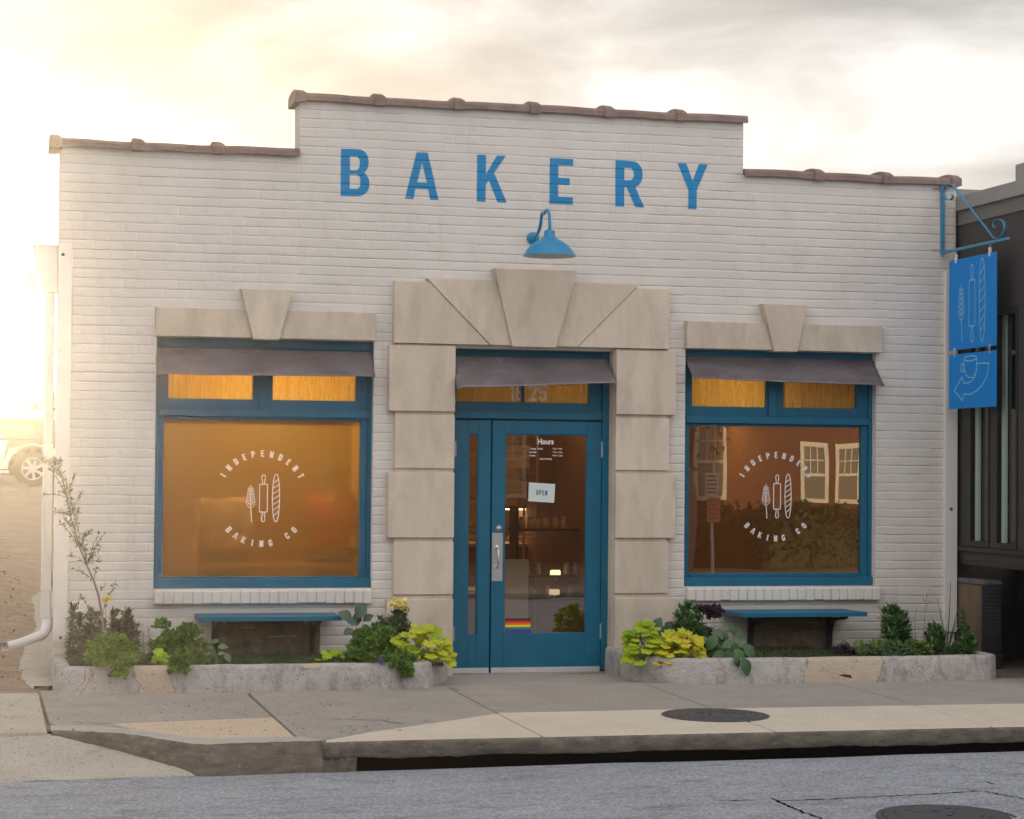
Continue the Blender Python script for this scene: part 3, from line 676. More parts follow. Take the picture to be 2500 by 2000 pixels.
# ------------------------------------------------------------------ doorway
fy = .13
d = lambda px, py=1300, y=fy: W(px, py, y)
m = MB(); zt_, zb_ = d(1250, 1004)[2], d(1250, 1023)[2]
XF0, XF1 = DX0, d(1484)[0]
m.box(XF0, XF0+.012, fy-.005, .28, -.01, DZ1-.002); m.box(XF1-.055, XF1, fy-.012, .28, -.01, DZ1-.002); m.box(XF1, DX1-.001, fy+.052, .28, -.01, DZ1-.002)
m.box(XF0+.012, XF1-.055, fy-.004, .28, zb_, zt_)
m.box(XF0+.012, XF1-.055, fy+.02, .28, DZ1-.14, DZ1-.002); m.box(XF0+.012, XF1-.055, fy+.04, .28, zb_-.012, zb_-.0005)
ztopd_ = zb_-.014
df = m.build('door_frame', M['blue'], building)
m = MB(); m.box(XF0+.002, XF1-.03, fy+.055, fy+.075, ztopd_-.02, zb_+.01, .001)
for px_ in (1109, 1199, 1468.5): xx = d(px_)[0]; m.box(xx-.02, xx+.02, fy+.05, fy+.07, -.01, zb_, .001)
m.build('gap_shade_strip', M['black'], df)  # black strips added behind the leaf gaps so the grooves read as shade
gl, gm_, gr = d(1122, 1, fy+.06)[0], d(1284.5, 1, fy+.06)[0], d(1443, 1, fy+.06)[0]; gz = d(1250, 983, fy+.06)[2]; gtz = DZ1-.21
m = MB(); m.box(XF0+.008, gl, fy+.03, .27, zt_-.003, DZ1-.136); m.box(gr, XF1-.050, fy+.03, .27, zt_-.003, DZ1-.136); m.box(gl-.002, gr+.002, fy+.031, .269, zt_-.003, gz); m.box(gl-.002, gr+.002, fy+.031, .269, gtz, DZ1-.136); m.box(gm_-.011, gm_+.011, fy+.04, .24, gz, gtz)
m.build('transom_sash', M['blue'], df)
m = MB(); m.box(gl-.002, gr+.002, fy+.066, fy+.07, gz-.002, gtz+.002, 0); m.build('transom_pane', GL_T, df)
M['numeral'] = mat('frosted_numeral', (.95, .9, .82), .6, transl=.35)
sh = []
for ch, pa, pb in (('1', 1245, 1256), ('6', 1260, 1277), ('2', 1291, 1311), ('5', 1315, 1336)):
    a, b = W(pa, 950, fy+.06)[0], W(pb, 950, fy+.06)[0]; z0, z1 = W(1290, 979, fy+.06)[2], W(1290, 938, fy+.06)[2]
    w, _ = glyph(ch, .2); sh.append(place_glyph(ch, (a+b)/2, (z0+z1)/2, z1-z0, 0, .2, sx=(b-a)/(w*(z1-z0))))
for g2_ in (sh[:2], sh[2:]): a_, b_, Mk = raster(g2_, [], .002); runs_mb(a_, b_, Mk, .002, lambda x, z: (x, fy+.0635, z)).build('house_number', M['numeral'], df)
zk = d(1150, 1631)[2]; zf = -.030
ztopd = zb_-.014
# fixed narrow leaf
def leaf(name, xa, xb, ga, gb_, gzb, gzt, y, glass=True):
    m = MB(); m.box(xa, ga, y, y+.045, zf, ztopd); m.box(gb_, xb, y, y+.045, zf, ztopd); m.box(ga, gb_, y, y+.045, zf, gzb); m.box(ga, gb_, y, y+.045, gzt, ztopd)
    for (p, q, r, s) in ((ga, ga+.008, gzb, gzt), (gb_-.008, gb_, gzb, gzt), (ga+.008, gb_-.008, gzb, gzb+.008), (ga+.008, gb_-.008, gzt-.008, gzt)): m.box(p, q, y+.008, y+.03, r, s, .002)
    o = m.build(name, M['blue'], building)
    g = MB(); g.add([(ga+.006, y+.02, gzb+.006), (gb_-.006, y+.02, gzb+.006), (gb_-.006, y+.02, gzt-.006), (ga+.006, y+.02, gzt-.006)], [(0, 1, 2, 3)]); g.build('door_pane', GL_D, o)
    k = MB(); k.box(xa+.004, xb-.004, y-.004, y-.0005, zf, d(1150, 1631, y)[2], .001)
    for i in range(max(2, int((xb-xa)/.14))):
        xx = xa+.03+i*(xb-xa-.06)/max(1, int((xb-xa)/.14)-1); k.lathe([(.0005, y-.0065), (.004, y-.006), (.0045, y-.004)], (xx, 0, d(1150, 1634, y)[2]), 8, 'Y')
    k.build('kick_plate', M['alu'], o)
    return o
zz0, zz1 = d(1150, 1551.5)[2], d(1150, 1059.5)[2]
sidel = leaf('side_panel', XF0+.014, d(1197)[0], d(1142.7)[0], d(1166.5)[0], zz0, zz1, fy+.002)
zz0, zz1 = d(1330, 1548)[2], d(1330, 1060.5)[2]
door = leaf('door', d(1200.5)[0], d(1467.5)[0], d(1232)[0], d(1432.5)[0], zz0, zz1, fy+.002)
m = MB(); m.box(d(1201.5)[0], d(1227.5)[0], fy-.003, fy+.0015, d(1215, 1419)[2], d(1215, 1301)[2], .001); hp = m.build('handle_plate', M['metal'], door)
p0 = d(1213.5, 1336, fy-.003); p1 = d(1213.5, 1384, fy-.003); pts = [(p0[0], fy-.002, p0[2])]
pts += [(p0[0]+.0, fy-.002-.052*math.sin(a), p0[2]+(p1[2]-p0[2])*(.5-.5*math.cos(a))) for a in [math.pi*i/14 for i in range(1, 14)]]+[(p1[0], fy-.002, p1[2])]
m = MB(); m.tube(pts, .0085, 10)
for p in (p0, p1): m.lathe([(.001, fy-.009), (.015, fy-.008), (.019, fy-.003)], (p[0], 0, p[2]), 16, 'Y')
m.build('pull_handle', M['metal'], door, True)
p = d(1218, 1290); m = MB(); m.lathe([(.001, fy-.022), (.012, fy-.022), (.013, fy-.017), (.02, fy-.014), (.027, fy-.004), (.028, fy+.003)], (p[0], 0, p[2]), 24, 'Y'); m.build('lock', M['metal'], door, True)
for par, px_, hs in ((door, 1469.5, ((1079, 1117), (1522, 1560))), (sidel, 1110, ((1077, 1115), (1529, 1565)))):
    for h0, h1 in hs:
        x = d(px_)[0]; m = MB(); za, zc = d(px_, h1)[2], d(px_, h0)[2]
        for i in range(5): m.tube([(x, fy-.004, za+(zc-za)*i/5+.0015), (x, fy-.004, za+(zc-za)*(i+1)/5-.0015)], .0065, 10)
        m.box(x-.012, x-.001, fy-.002, fy+.001, za, zc, .001); m.build('hinge', M['metal'], par)
# writing on the door
gy = fy+.0195
def put(txt, px0, px1, pyb, pyt, sxh=None, off=0., align='LEFT'):
    a, b = W(px0, pyb, gy), W(px1, pyb, gy); z1 = W(px0, pyt, gy)[2]; h = z1-a[2]
    t = bfont(txt, 1., 1., lambda x, z: (x, 0, z), off); vx = np.array(t.v); w = vx[:, 0].max()-vx[:, 0].min(); hh = .73
    s = h/hh; k = (b[0]-a[0])/w; t.v = [(a[0]+(x-vx[:, 0].min())*k, gy-.0012, a[2]+z*s) for x, _, z in t.v]; return t
ht = MB()
def merge(a, b): a.add(b.v, b.f)
s_ = 6.16; o_ = (1220, 1040); q = lambda x, y: (o_[0]+x/s_, o_[1]+y/s_)
put('Hours', q(572, 0)[0], q(812, 0)[0], q(0, 272)[1], q(0, 190)[1], off=.035).build('opening_hours', M['white'], door)
for txt, xa_, xb_, yb_ in (('Tuesday - Friday', 445, 648, 354), ('Saturday', 445, 553, 405), ('Sunday', 445, 535, 456), ('7 am - 6 pm', 795, 942, 354), ('7 am - 5 pm', 795, 942, 405), ('8 am - 2 pm', 795, 942, 456), ('Closed Monday', 600, 785, 506)):
    put(txt, q(xa_, 0)[0], q(xb_, 0)[0], q(0, yb_)[1], q(0, yb_-26)[1], off=.02).build('opening_hours', M['white'], door)
a, b = W(1233.5, 1510, gy), W(1295, 1546.5, gy); m = MB(); n_ = 7
cols = [(.03, .012, .01), (.55, .01, .015), (.75, .15, .01), (.8, .62, .02), (.02, .25, .06), (.01, .06, .45), (.11, .01, .22)]
st = MB(); st.box(a[0], b[0], gy-.003, gy-.0015, b[2], a[2], .0005)
flag = st.build('rainbow_sticker', mat('rainbow_sticker', cols[0], .5), door)
for i in range(1, 7):
    z1 = a[2]+(b[2]-a[2])*i/7; z0 = a[2]+(b[2]-a[2])*(i+1)/7; s = MB(); s.add([(a[0]+.001, gy-.0034, z0), (b[0]-.001, gy-.0034, z0), (b[0]-.001, gy-.0034, z1), (a[0]+.001, gy-.0034, z1)], [(0, 1, 2, 3)])
    s.build('stripe', mat('stripe_%d' % i, cols[i], .5), flag)
# OPEN sign hung inside the door glass (in front of its own thing)
sg = thing('open_sign', 'pale white card reading OPEN hung behind the door glass', 'sign', tuple(W(1322, 1200, gy)))
cs = [W(*p, gy) for p in ((1291, 1178), (1355, 1182), (1352.5, 1228), (1289.5, 1224))]
M['card'] = mat('card', (.60, .66, .66), .6); M['cardtxt'] = mat('card_text', (.03, .09, .17), .6)
m = MB(); m.prism([(c[0], c[2]) for c in cs], gy-.006, gy-.003, .001); m.build('card', M['card'], sg)
ang = math.atan2(cs[1][2]-cs[0][2], cs[1][0]-cs[0][0]); c0 = sum(cs)/4; sh = []
for i, ch in enumerate('OPEN'):
    off = (-.0375+i*.0255)*1.0; sh.append(place_glyph(ch, c0[0]+off*math.cos(ang), c0[2]+off*math.sin(ang), .042, ang, .2, sx=.78))
a_, b_, Mk = raster(sh, [], .0012); runs_mb(a_, b_, Mk, .0012, lambda x, z: (x, gy-.0068, z)).build('lettering', M['cardtxt'], sg)
# ------------------------------------------------------------------ ground, sidewalk, kerb, road
def gz_(x, y): return .012*min(0., y)
YK = -3.95
foot = [(XL+.05, .05), (XR-.1, .05), (XR-.1, 8.6), (XS, 8.6), (XS-.17, 3.1)]
def terr(x, y):
    rise = .0385*np.maximum(0, y+1.2)*(np.minimum(y, 34)/np.maximum(y, 1e-3)).clip(0, 1)
    rise = np.where(y > 34, .0385*35.2, rise)
    left = np.clip((2.-x)/1.6, 0, 1); back = np.clip((y-9)/4, 0, 1)
    k = np.maximum(left, back); b = .012*np.clip(y, -4, 0)
    lump = .012*h_noise(x*1.1, y*.9)+.006*h_noise(x*4, y*3)
    zz = b+rise*k+lump*np.clip((y+1.)/1.5, 0, 1)-.03+.026*np.clip((y+1.2)/.4, 0, 1)*left
    far = np.clip((-y-13)/3, 0, 1)
    zz = np.where(y < -3.9, -.9, zz); zz = np.where(y < -12.8, -.18+.004*h_noise(x, y), zz)
    return zz
gxs = np.unique(np.concatenate([np.linspace(-110, -20, 12), np.arange(-20, -2, .8), np.arange(-2, 3, .07), np.arange(3, 12, .5), np.linspace(12, 40, 20), np.linspace(45, 110, 8)]))
gys = np.unique(np.concatenate([np.linspace(-110, -40, 8), np.arange(-40, -12, 1.), [-12.81, -12.79, -3.95, -3.85], np.arange(-3.8, -1.4, .4), np.arange(-1.4, 6, .09), np.arange(6, 45, .6), np.linspace(46, 110, 10)]))
gys = gys[(gys < -12.78) | (gys > -3.96)]
X, Y = np.meshgrid(gxs, gys); Z = terr(X, Y)
M['ground'] = mat('driveway_ground', (.20, .135, .10), .95, (.34, .25, .19), 1.6, (1, 2.5, 1), dirt=((.115, .075, .05), 3., .52, .16, .75), speck=((.10, .075, .055), 60, .6), bump=1., bs=45)
nx = len(gxs); I, J = np.meshgrid(np.arange(nx-1), np.arange(len(gys)-1)); cX, cY = (X[1:, 1:]+X[:-1, :-1])/2, (Y[1:, 1:]+Y[:-1, :-1])/2
kp = ~((cX > XL+.1) & (cX < XR-.1) & (cY > .06) & (cY < 8.4) & pip(foot, cX, cY)); kp &= ~((cY < -3.0) & (cY > -12.8))
a = (J*nx+I)[kp]
tag(npmesh('ground', np.stack([X, Y, Z], -1).reshape(-1, 3), np.stack([a, a+1, a+1+nx, a+nx], -1), M['ground'], None, True), kind='structure')
# road
def rz(x, y): return -.222+.0045*(x-3.3)+.022*np.clip(-4-y, 0, 3.5)-.022*np.clip(-9-y, 0, 5)+.004*h_noise(x*.35, y*.35)
rxs = np.concatenate([[-110, -70, -40], np.arange(-20, 30, .5), [50, 80, 110]]); rys = np.concatenate([[-12.9, -12.8, -12.5], np.arange(-12, -4.2, .4), [-4.06, -4.02, -4.0, -3.985]])
X, Y = np.meshgrid(rxs, rys); Z = rz(np.clip(X, -20, 30), Y); Z = np.where(Y > -3.99, Z-.05, Z)
Yw = Y+np.where(Y > -4.1, .012*h_noise(X*2.7, X*.3), 0)
nx = len(rxs); I, J = np.meshgrid(np.arange(nx-1), np.arange(len(rys)-1)); a = (J*nx+I).ravel()
tag(npmesh('road', np.stack([X, Yw, Z], -1).reshape(-1, 3), np.stack([a, a+1, a+1+nx, a+nx], -1), M['asphalt'], None, True), kind='structure')
# sidewalk slabs, joints every 1.55 m
zf = lambda x, y: .012*y
J0 = G(114, 1740)[0]; JX = [2.025, 3.563, 5.13, 6.668, 8.21, 9.75, 11.3, 12.85]; g_ = .0075
p = lambda a, b: tuple(G(a, b)[:2])
YB = -2.66   # border between the grey and the pale band
K0 = G(119, 1761); ka = p(275, 1767); kb = (2.025-g_, G(655, 1752)[1])
dark = MB(); light = MB(); patch = MB()
dark.slab([(J0, -.9), (2.025-g_, -.9), kb, ka, (J0, K0[1])], 0, zf=zf)
kerb_back = [p(*q_) for q_ in ((142, 1772), (225, 1773), (334, 1783), (451, 1799), (522, 1804.5), (718, 1800))]
patch.slab([ka, kb, (2.025-g_, -3.72), kerb_back[4], kerb_back[3], kerb_back[2]], .001, zf=zf)
dark.slab([(J0, K0[1]-.006), (ka[0], ka[1]-.006), kerb_back[2], kerb_back[1], kerb_back[0]], -.001, zf=zf)
xj = JX[1]
D1 = p(1201, 1742); D2 = p(1238, 1734)
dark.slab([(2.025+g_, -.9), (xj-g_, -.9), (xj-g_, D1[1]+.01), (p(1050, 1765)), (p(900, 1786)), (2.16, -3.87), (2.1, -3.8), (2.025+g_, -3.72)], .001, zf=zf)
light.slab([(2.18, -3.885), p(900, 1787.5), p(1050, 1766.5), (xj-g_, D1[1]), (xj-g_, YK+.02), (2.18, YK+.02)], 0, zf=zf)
ybs = [D2[1], G(1400, 1730.5)[1], G(1727, 1727)[1], G(2190, 1709)[1], G(2500, 1700)[1], G(2500, 1700)[1], G(2500, 1700)[1]]
for i in range(1, 7):
    a, b = JX[i]+g_, JX[i+1]-g_
    yb1, yb2 = (ybs[0], ybs[2]) if i == 1 else (ybs[i], ybs[i+1]) if i+1 < 7 else (ybs[6], ybs[6])
    yb1, yb2 = -2.72+.03*math.sin(i), -2.72+.03*math.sin(i+1)
    back_ = -1.09 if i != 1 else -1.09
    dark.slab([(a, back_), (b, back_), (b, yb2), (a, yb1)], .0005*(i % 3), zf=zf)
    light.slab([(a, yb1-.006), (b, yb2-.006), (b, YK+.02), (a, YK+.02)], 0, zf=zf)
dark.slab([(3.3, -1.084), (5.7, -1.084), (5.7, .28), (3.3, .28)], 0, zf=lambda x, y: -.0135-.0145*(y+1.084))
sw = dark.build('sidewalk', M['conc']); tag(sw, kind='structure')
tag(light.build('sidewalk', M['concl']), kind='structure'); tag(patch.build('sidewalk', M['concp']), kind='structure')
lft = MB(); lft.slab([(-6, -1.08), (J0-.02, -1.08), (J0-.03, -3.2), (-6, -3.5)], 0, .1, zf=lambda x, y: .012*y+.004*h_noise(x*2, y*2))
tag(lft.build('sidewalk', M['apron']), kind='structure')
base = MB(); base.box(J0-.06, 2.3, -2.9, .3, -.6, -.09); base.box(2.3005, 13, YK+.35, .3, -.6, -.09); base.box(2.35, 13, YK+.03, YK+.35, -.102, -.09)
tag(base.build('sidewalk_bed', M['darkgap']), kind='structure')
gr = MB(); gr.slab([(8.12, -1.05), (13, -1.05), (13, .3), (8.12, .3)], .004, zf=lambda x, y: .012*y+.01*h_noise(x*3, y*4)); gr.build('x', M['ground'])
bpy.data.objects['x'].name = 'gravel_strip'; tag(bpy.data.objects['gravel_strip'], kind='structure'); bpy.data.objects['gravel_strip'].data.materials[0] = mat('gravel', (.10, .09, .085), .95, (.2, .18, .17), 25, bump=1., bs=60)
# kerb: pale top strip, curved dark face sweeping into the driveway
ktop = [(125, 1784), (225, 1787), (334, 1796), (417, 1809), (492, 1818), (584, 1815), (700, 1811.5), (785, 1809)]
kbot = [(125, 1790), (250, 1821), (334, 1844), (417, 1865), (501, 1878), (626, 1887), (720, 1889), (790, 1889)]
kt = [G(*q_)+np.array([0, 0, .002]) for q_ in ktop]
rzq = lambda x, y: float(rz(np.array(x), np.array(min(y, -4.0))))
kb_ = []
for i, (q_, t) in enumerate(zip(kbot, kt)):
    yy = t[1]-.02-.075*min(1, i/3.); kb_.append(W(*q_, yy))
def dense(P, n=6):
    P = np.array(P); out = []
    for i in range(len(P)-1):
        p0, p1, p2, p3 = P[max(i-1, 0)], P[i], P[i+1], P[min(i+2, len(P)-1)]
        for k in range(n):
            t = k/n; out.append(.5*((2*p1)+(-p0+p2)*t+(2*p0-5*p1+4*p2-p3)*t*t+(-p0+3*p1-3*p2+p3)*t**3))
    out.append(P[-1]); return np.array(out)
kt = dense(kt); kb_ = dense(kb_)
kbk = dense([np.array([*q_, .012*q_[1]+.002]) for q_ in [(kerb_back[0][0]-.05, kerb_back[0][1])]+kerb_back[:1]+kerb_back[1:5]+[((kerb_back[4][0]+kerb_back[5][0])/2, kerb_back[4][1]+.03), (2.06, kerb_back[5][1]+.005), (2.33, -3.86)]], 6)[:len(kt)]
rows_ = [kbk, kt+(kbk-kt)*.12, kt, kt+(kb_-kt)*.08+np.array([0, -.01, -.004]), kt+(kb_-kt)*.5+np.array([0, -.008, 0]), kb_, kb_+np.array([0, -.02, -.25])]
n_ = len(kt); V = np.concatenate(rows_); V = V+np.stack([np.zeros(len(V)), .006*h_noise(V[:, 0]*5, V[:, 2]*9), .003*h_noise(V[:, 0]*6, V[:, 1]*7)], -1)
fs = [(j*n_+i, (j+1)*n_+i, (j+1)*n_+i+1, j*n_+i+1) for j in range(len(rows_)-1) for i in range(n_-1)]
e0 = [j*n_+n_-1 for j in range(len(rows_))]
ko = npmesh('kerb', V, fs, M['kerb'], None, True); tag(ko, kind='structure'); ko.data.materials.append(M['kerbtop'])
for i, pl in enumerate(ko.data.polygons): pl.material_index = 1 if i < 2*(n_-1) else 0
# stone kerb slab over the storm drain
XK0, XK1 = 2.15, 13.
kx = np.concatenate([np.arange(XK0, 3.3, .02), np.arange(3.3, XK1, .06)]); prof = [(.10, 0), (.02, 0), (0.004, -.004), (-.006, -.02), (-.004, -.05), (.0, -.094), (.012, -.108), (.2, -.11)]
V = []; 
for x in kx:
    rough = max(0, 1-(x-XK0)/.45); n1 = float(h_noise(x*7, 2.)); 
    for j, (yy, zz) in enumerate(prof):
        n2 = float(h_noise(x*9+j*3, j*1.7)); er = rough*(.5+.5*n2)*(.035 if 1 < j < 6 else .015)
        V.append((x, YK+yy+er*abs(n2)+.004*n1*(1 if j > 1 else 0)+.003*n2*(j > 1), .012*YK+zz*(1+.08*float(h_noise(x*.8, 1)))-(rough*.012*abs(n2) if j < 4 else 0)+(.001*n2 if j > 1 else -.004)))
k = len(prof); fs = [(i*k+j, (i+1)*k+j, (i+1)*k+j+1, i*k+j+1) for i in range(len(kx)-1) for j in range(k-1)]
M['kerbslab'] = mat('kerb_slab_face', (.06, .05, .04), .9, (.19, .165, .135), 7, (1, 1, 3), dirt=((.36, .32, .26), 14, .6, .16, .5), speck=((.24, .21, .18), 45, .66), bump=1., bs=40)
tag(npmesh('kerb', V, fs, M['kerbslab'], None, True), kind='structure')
# storm drain throat and its supports
m = MB(); m.box(2.30, 13, YK+.55, YK+.6, -.9, -.09); m.box(-6, 13, -4.05, YK+.6, -.95, -.9); tag(m.build('storm_drain', M['darkgap']), kind='structure')
for a, b in ((1308, 1392), (2073, 2158)):
    x0, x1 = W(a, 1855, YK+.12)[0], W(b, 1855, YK+.12)[0]; m = MB(); m.box(x0, x1, YK+.40, YK+.54, -.6, -.148, .01); tag(m.build('drain_support', M['kerb']), kind='structure')
m = MB(); V = []
for i in range(12):
    x = 2.125+.27*i/11
    for j in range(6): z = -.42+.30*j/5; V.append((x, YK+.0+.05*rng.random()+(.12 if i == 11 else 0), z-(.0 if j < 5 else .01)))
fs = [(i*6+j, (i+1)*6+j, (i+1)*6+j+1, i*6+j+1) for i in range(11) for j in range(5)]
tag(npmesh('kerb', V, fs, M['kerbslab'], None, False), kind='structure')
# concrete driveway apron left, down to the road
na, nb = 60, 26; V = []
xa_ = np.linspace(-7, 2.32, na)
for x in xa_:
    w0 = min(1, max(0, (x-kb_[0, 0]+.12)/.12)); tp = np.interp(x, kb_[:, 0], kb_[:, 1])*w0+(-3.1)*(1-w0)
    tz = (np.interp(x, kb_[:, 0], kb_[:, 2])-.004)*w0+(-.046)*(1-w0)
    for j in range(nb):
        t = j/(nb-1); y = tp+.03+(-4.03-tp-.03)*t; zr = float(rz(np.array(x), np.array(-4.0)))+.003
        e = t*t*(3-2*t); V.append((x, y, tz+(zr-tz)*(.55*t+.45*e)+.003*float(h_noise(x*2, y*4))))
fs = [(i*nb+j, i*nb+j+1, (i+1)*nb+j+1, (i+1)*nb+j) for i in range(na-1) for j in range(nb-1)]
tag(npmesh('driveway_apron', V, fs, M['apron'], None, True), kind='structure')
# pale concrete strip beside the left wall
V = []; nn_ = 50
for i in range(nn_):
    y = -.75+8.5*i/(nn_-1); xr = XL+.02 + max(0, y)*.047
    wd = .26+.04*math.sin(y*1.3)+.02*math.sin(y*3.1+1)+.008*math.sin(y*11)
    for x in (xr-wd, xr-wd*.9, xr-wd*.5, xr+.03): V.append((x, y, float(terr(np.array(x), np.array(y)))+.022-(.03 if x == xr-wd else 0)))
fs = [(i*4+j, i*4+j+1, (i+1)*4+j+1, (i+1)*4+j) for i in range(nn_-1) for j in range(3)]
tag(npmesh('concrete_strip', V, fs, M['apron'], None, False), kind='structure')
# cracks and weeds: thin strips of grass in the joints
def cracks(name, lines, m_, w=.006):
    mb = MB()
    for P in lines:
        P = [np.array(q_) for q_ in P]
        Q = []
        for a, b in zip(P[:-1], P[1:]):
            n = max(2, int(np.linalg.norm(b-a)/.03))
            for i in range(n): Q.append(a+(b-a)*i/n+np.array([rng.normal(0, .006), rng.normal(0, .006), 0]))
        Q.append(P[-1]); vs = []
        for i, q_ in enumerate(Q):
            t = Q[min(i+1, len(Q)-1)]-Q[max(i-1, 0)]; nrm = np.array([-t[1], t[0]]); nrm = nrm/(np.linalg.norm(nrm)+1e-9); ww = w*(.5+rng.random())*min(1, .3+i/3, .3+(len(Q)-1-i)/3)
            for s in (-1, 1): x, y = q_[:2]+s*nrm*ww/2; vs.append((x, y, q_[2]))
        mb.add(vs, [(2*i, 2*i+1, 2*i+3, 2*i+2) for i in range(len(Q)-1)])
    tag(mb.build(name, m_), kind='structure')
GP = lambda a, b, dz=.0045: G(a, b)+np.array([0, 0, dz])
cracks('sidewalk_crack', [[GP(805, 1757), GP(930, 1760), GP(990, 1770)], [GP(175, 1763), GP(240, 1768), GP(275, 1767)], [GP(1105, 1681), GP(1125, 1688)], [GP(1201, 1737), GP(1240, 1734)], [GP(1380, 1762), GP(1385, 1762.5)]], M['darkgap'], .009)
def RZ(a, b):
    z = -.2
    for _ in range(6): q_ = G(a, b, z, 0.); z = float(rz(q_[0], q_[1]))
    return np.array([q_[0], q_[1], z+.004])
cracks('road_crack', [[RZ(1898, 1957), RZ(2060, 1950), RZ(2240, 1942), RZ(2400, 1932)], [RZ(1880, 1950), RZ(1950, 1980), RZ(2010, 2002), RZ(2200, 2060)], [RZ(2400, 1932), RZ(2450, 1942), RZ(2520, 1955)], [RZ(1750, 1956), RZ(1850, 1955)], [RZ(2400, 1908), RZ(2430, 1916)]], M['darkgap'], .014)
# manhole covers
def manhole(c, r, label, tilt=.012, worn=False):
    t = thing('manhole_cover', label, 'manhole cover', tuple(c), 'round iron manhole covers')
    m = MB(); prof = [(r, -.03), (r, .004), (r*.93, .005), (r*.925, .001), (r*.90, .001), (r*.895, .006)]
    for k in range(5): a = r*(.86-.13*k); prof += [(a, .006), (a-.008, .009), (a-.018, .009), (a-.026, .005)]
    prof += [(.02, .005), (.001, .005)]
    m.lathe([(a, z) for a, z in prof], (c[0], c[1], c[2]), 72); V = m.v = [(x, y, z+tilt*(y-c[1])) for x, y, z in m.v]
    for i in range(26):
        a = random.random()*6.28; q_ = r*.75*math.sqrt(random.random()); x, y = c[0]+q_*math.cos(a), c[1]+q_*math.sin(a); m.box(x-.014, x+.014, y-.007, y+.007, c[2]+tilt*(y-c[1])+.006, c[2]+tilt*(y-c[1])+.0105, .002)
    m.build('frame_and_lid', M['iron'], t, False)
c = G(1749, 1747); manhole((5.02, -3.07, .012*-3.07+.001), .37, 'flat iron manhole cover set in the pale sidewalk slab near the kerb')
c = RZ(2307, 1998); manhole((c[0]+.02, -6.80, float(rz(c[0], -6.82))+.002), .37, 'worn ringed iron manhole cover in the asphalt road, cut by the picture edge', .022, True)
# ------------------------------------------------------------------ planters
ZP = W(700, 1622, -1.22)[2]
def planter(name, label, outline, mat_):
    """outline in x,y, open towards the wall; ends at y=wall"""
    c = (2.2 if outline[0][0] < 3 else 6.6, -.6); t = thing(name, label, 'planter', (c[0], c[1], 0))
    P = np.array(dense([np.array(q_) for q_ in outline], 5)) ; n = len(P); Nn = []
    for i in range(n):
        d_ = P[min(i+1, n-1)]-P[max(i-1, 0)]; d_ = d_/np.linalg.norm(d_); Nn.append(np.array([d_[1], -d_[0]]))   # outward (outline runs left to right)
    prof = [(.0, -.06), (.004, .02), (-.002, ZP-.03), (-.01, ZP-.008), (-.028, ZP), (-.085, ZP-.001), (-.1, ZP-.012), (-.103, ZP-.12)]
    k = len(prof); V = []
    for i in range(n):
        for j, (o_, z_) in enumerate(prof):
            q_ = P[i]+Nn[i]*(o_+.006*float(h_noise(P[i][0]*3, z_*6+P[i][1]))); V.append((q_[0], q_[1], z_+.012*q_[1]*(z_ < .05)+(.004*float(h_noise(P[i][0]*4, 1.)) if 2 < j < 6 else 0)))
    fs = [(i*k+j, (i+1)*k+j, (i+1)*k+j+1, i*k+j+1) for i in range(n-1) for j in range(k-1)]
    npmesh('planter_wall', V, fs, mat_, t, True)
    ins = [P[i]-Nn[i]*.1 for i in range(n)]; x0, x1 = P[:, 0].min(), P[:, 0].max()
    # soil as a grid clipped to the inside
    m = MB(); m.v = [(q_[0], q_[1], ZP-.045) for q_ in ins]+[(ins[-1][0], -.005, ZP-.03), (ins[0][0], -.005, ZP-.03)]; m.f = [tuple(range(len(m.v)))]
    m.build('soil', M['soil'], t); return t
PF = -1.235
pl1 = planter('concrete_planter', 'cracked low concrete planter with tan repair patches left of the blue door', [(.655, -.02), (.65, -.5), (.655, -1.0), (.70, -1.21), (1.0, PF+.01), (1.6, PF), (2.3, PF), (3.0, -1.22), (3.36, -1.17), (3.44, -1.08), (3.56, -.8), (3.69, -.52), (3.70, -.2), (3.70, -.02)],
    planter_mat([(1.36, .13, .35, 0), (2.50, .075, 0, .15), (.80, .022, -.5, 0)], 'planter_concrete_cracked', 2.2))
pl2 = planter('concrete_planter', 'weathered low concrete planter with rounded corner right of the blue door', [(5.13, -.02), (5.13, -.3), (5.135, -.55), (5.17, -.85), (5.26, -1.05), (5.45, -1.18), (5.7, PF+.02), (6.4, PF), (7.2, PF), (7.9, -1.2), (8.05, -1.16), (8.12, -1.05), (8.13, -.6), (8.13, -.02)],
    planter_mat([(6.70, .32, -.3, 0)], 'planter_concrete_stained', 6.6))
a = W(2045, 1660, PF)[0]; m = MB(); m.prism([(a, .0), (a+.13, -.01), (a+.11, .045), (a+.05, .052), (a-.01, .048)], PF-.006, PF+.01, .001); m.build('broken_hole', mat('hole_brown', (.06, .028, .012), .95), pl2)
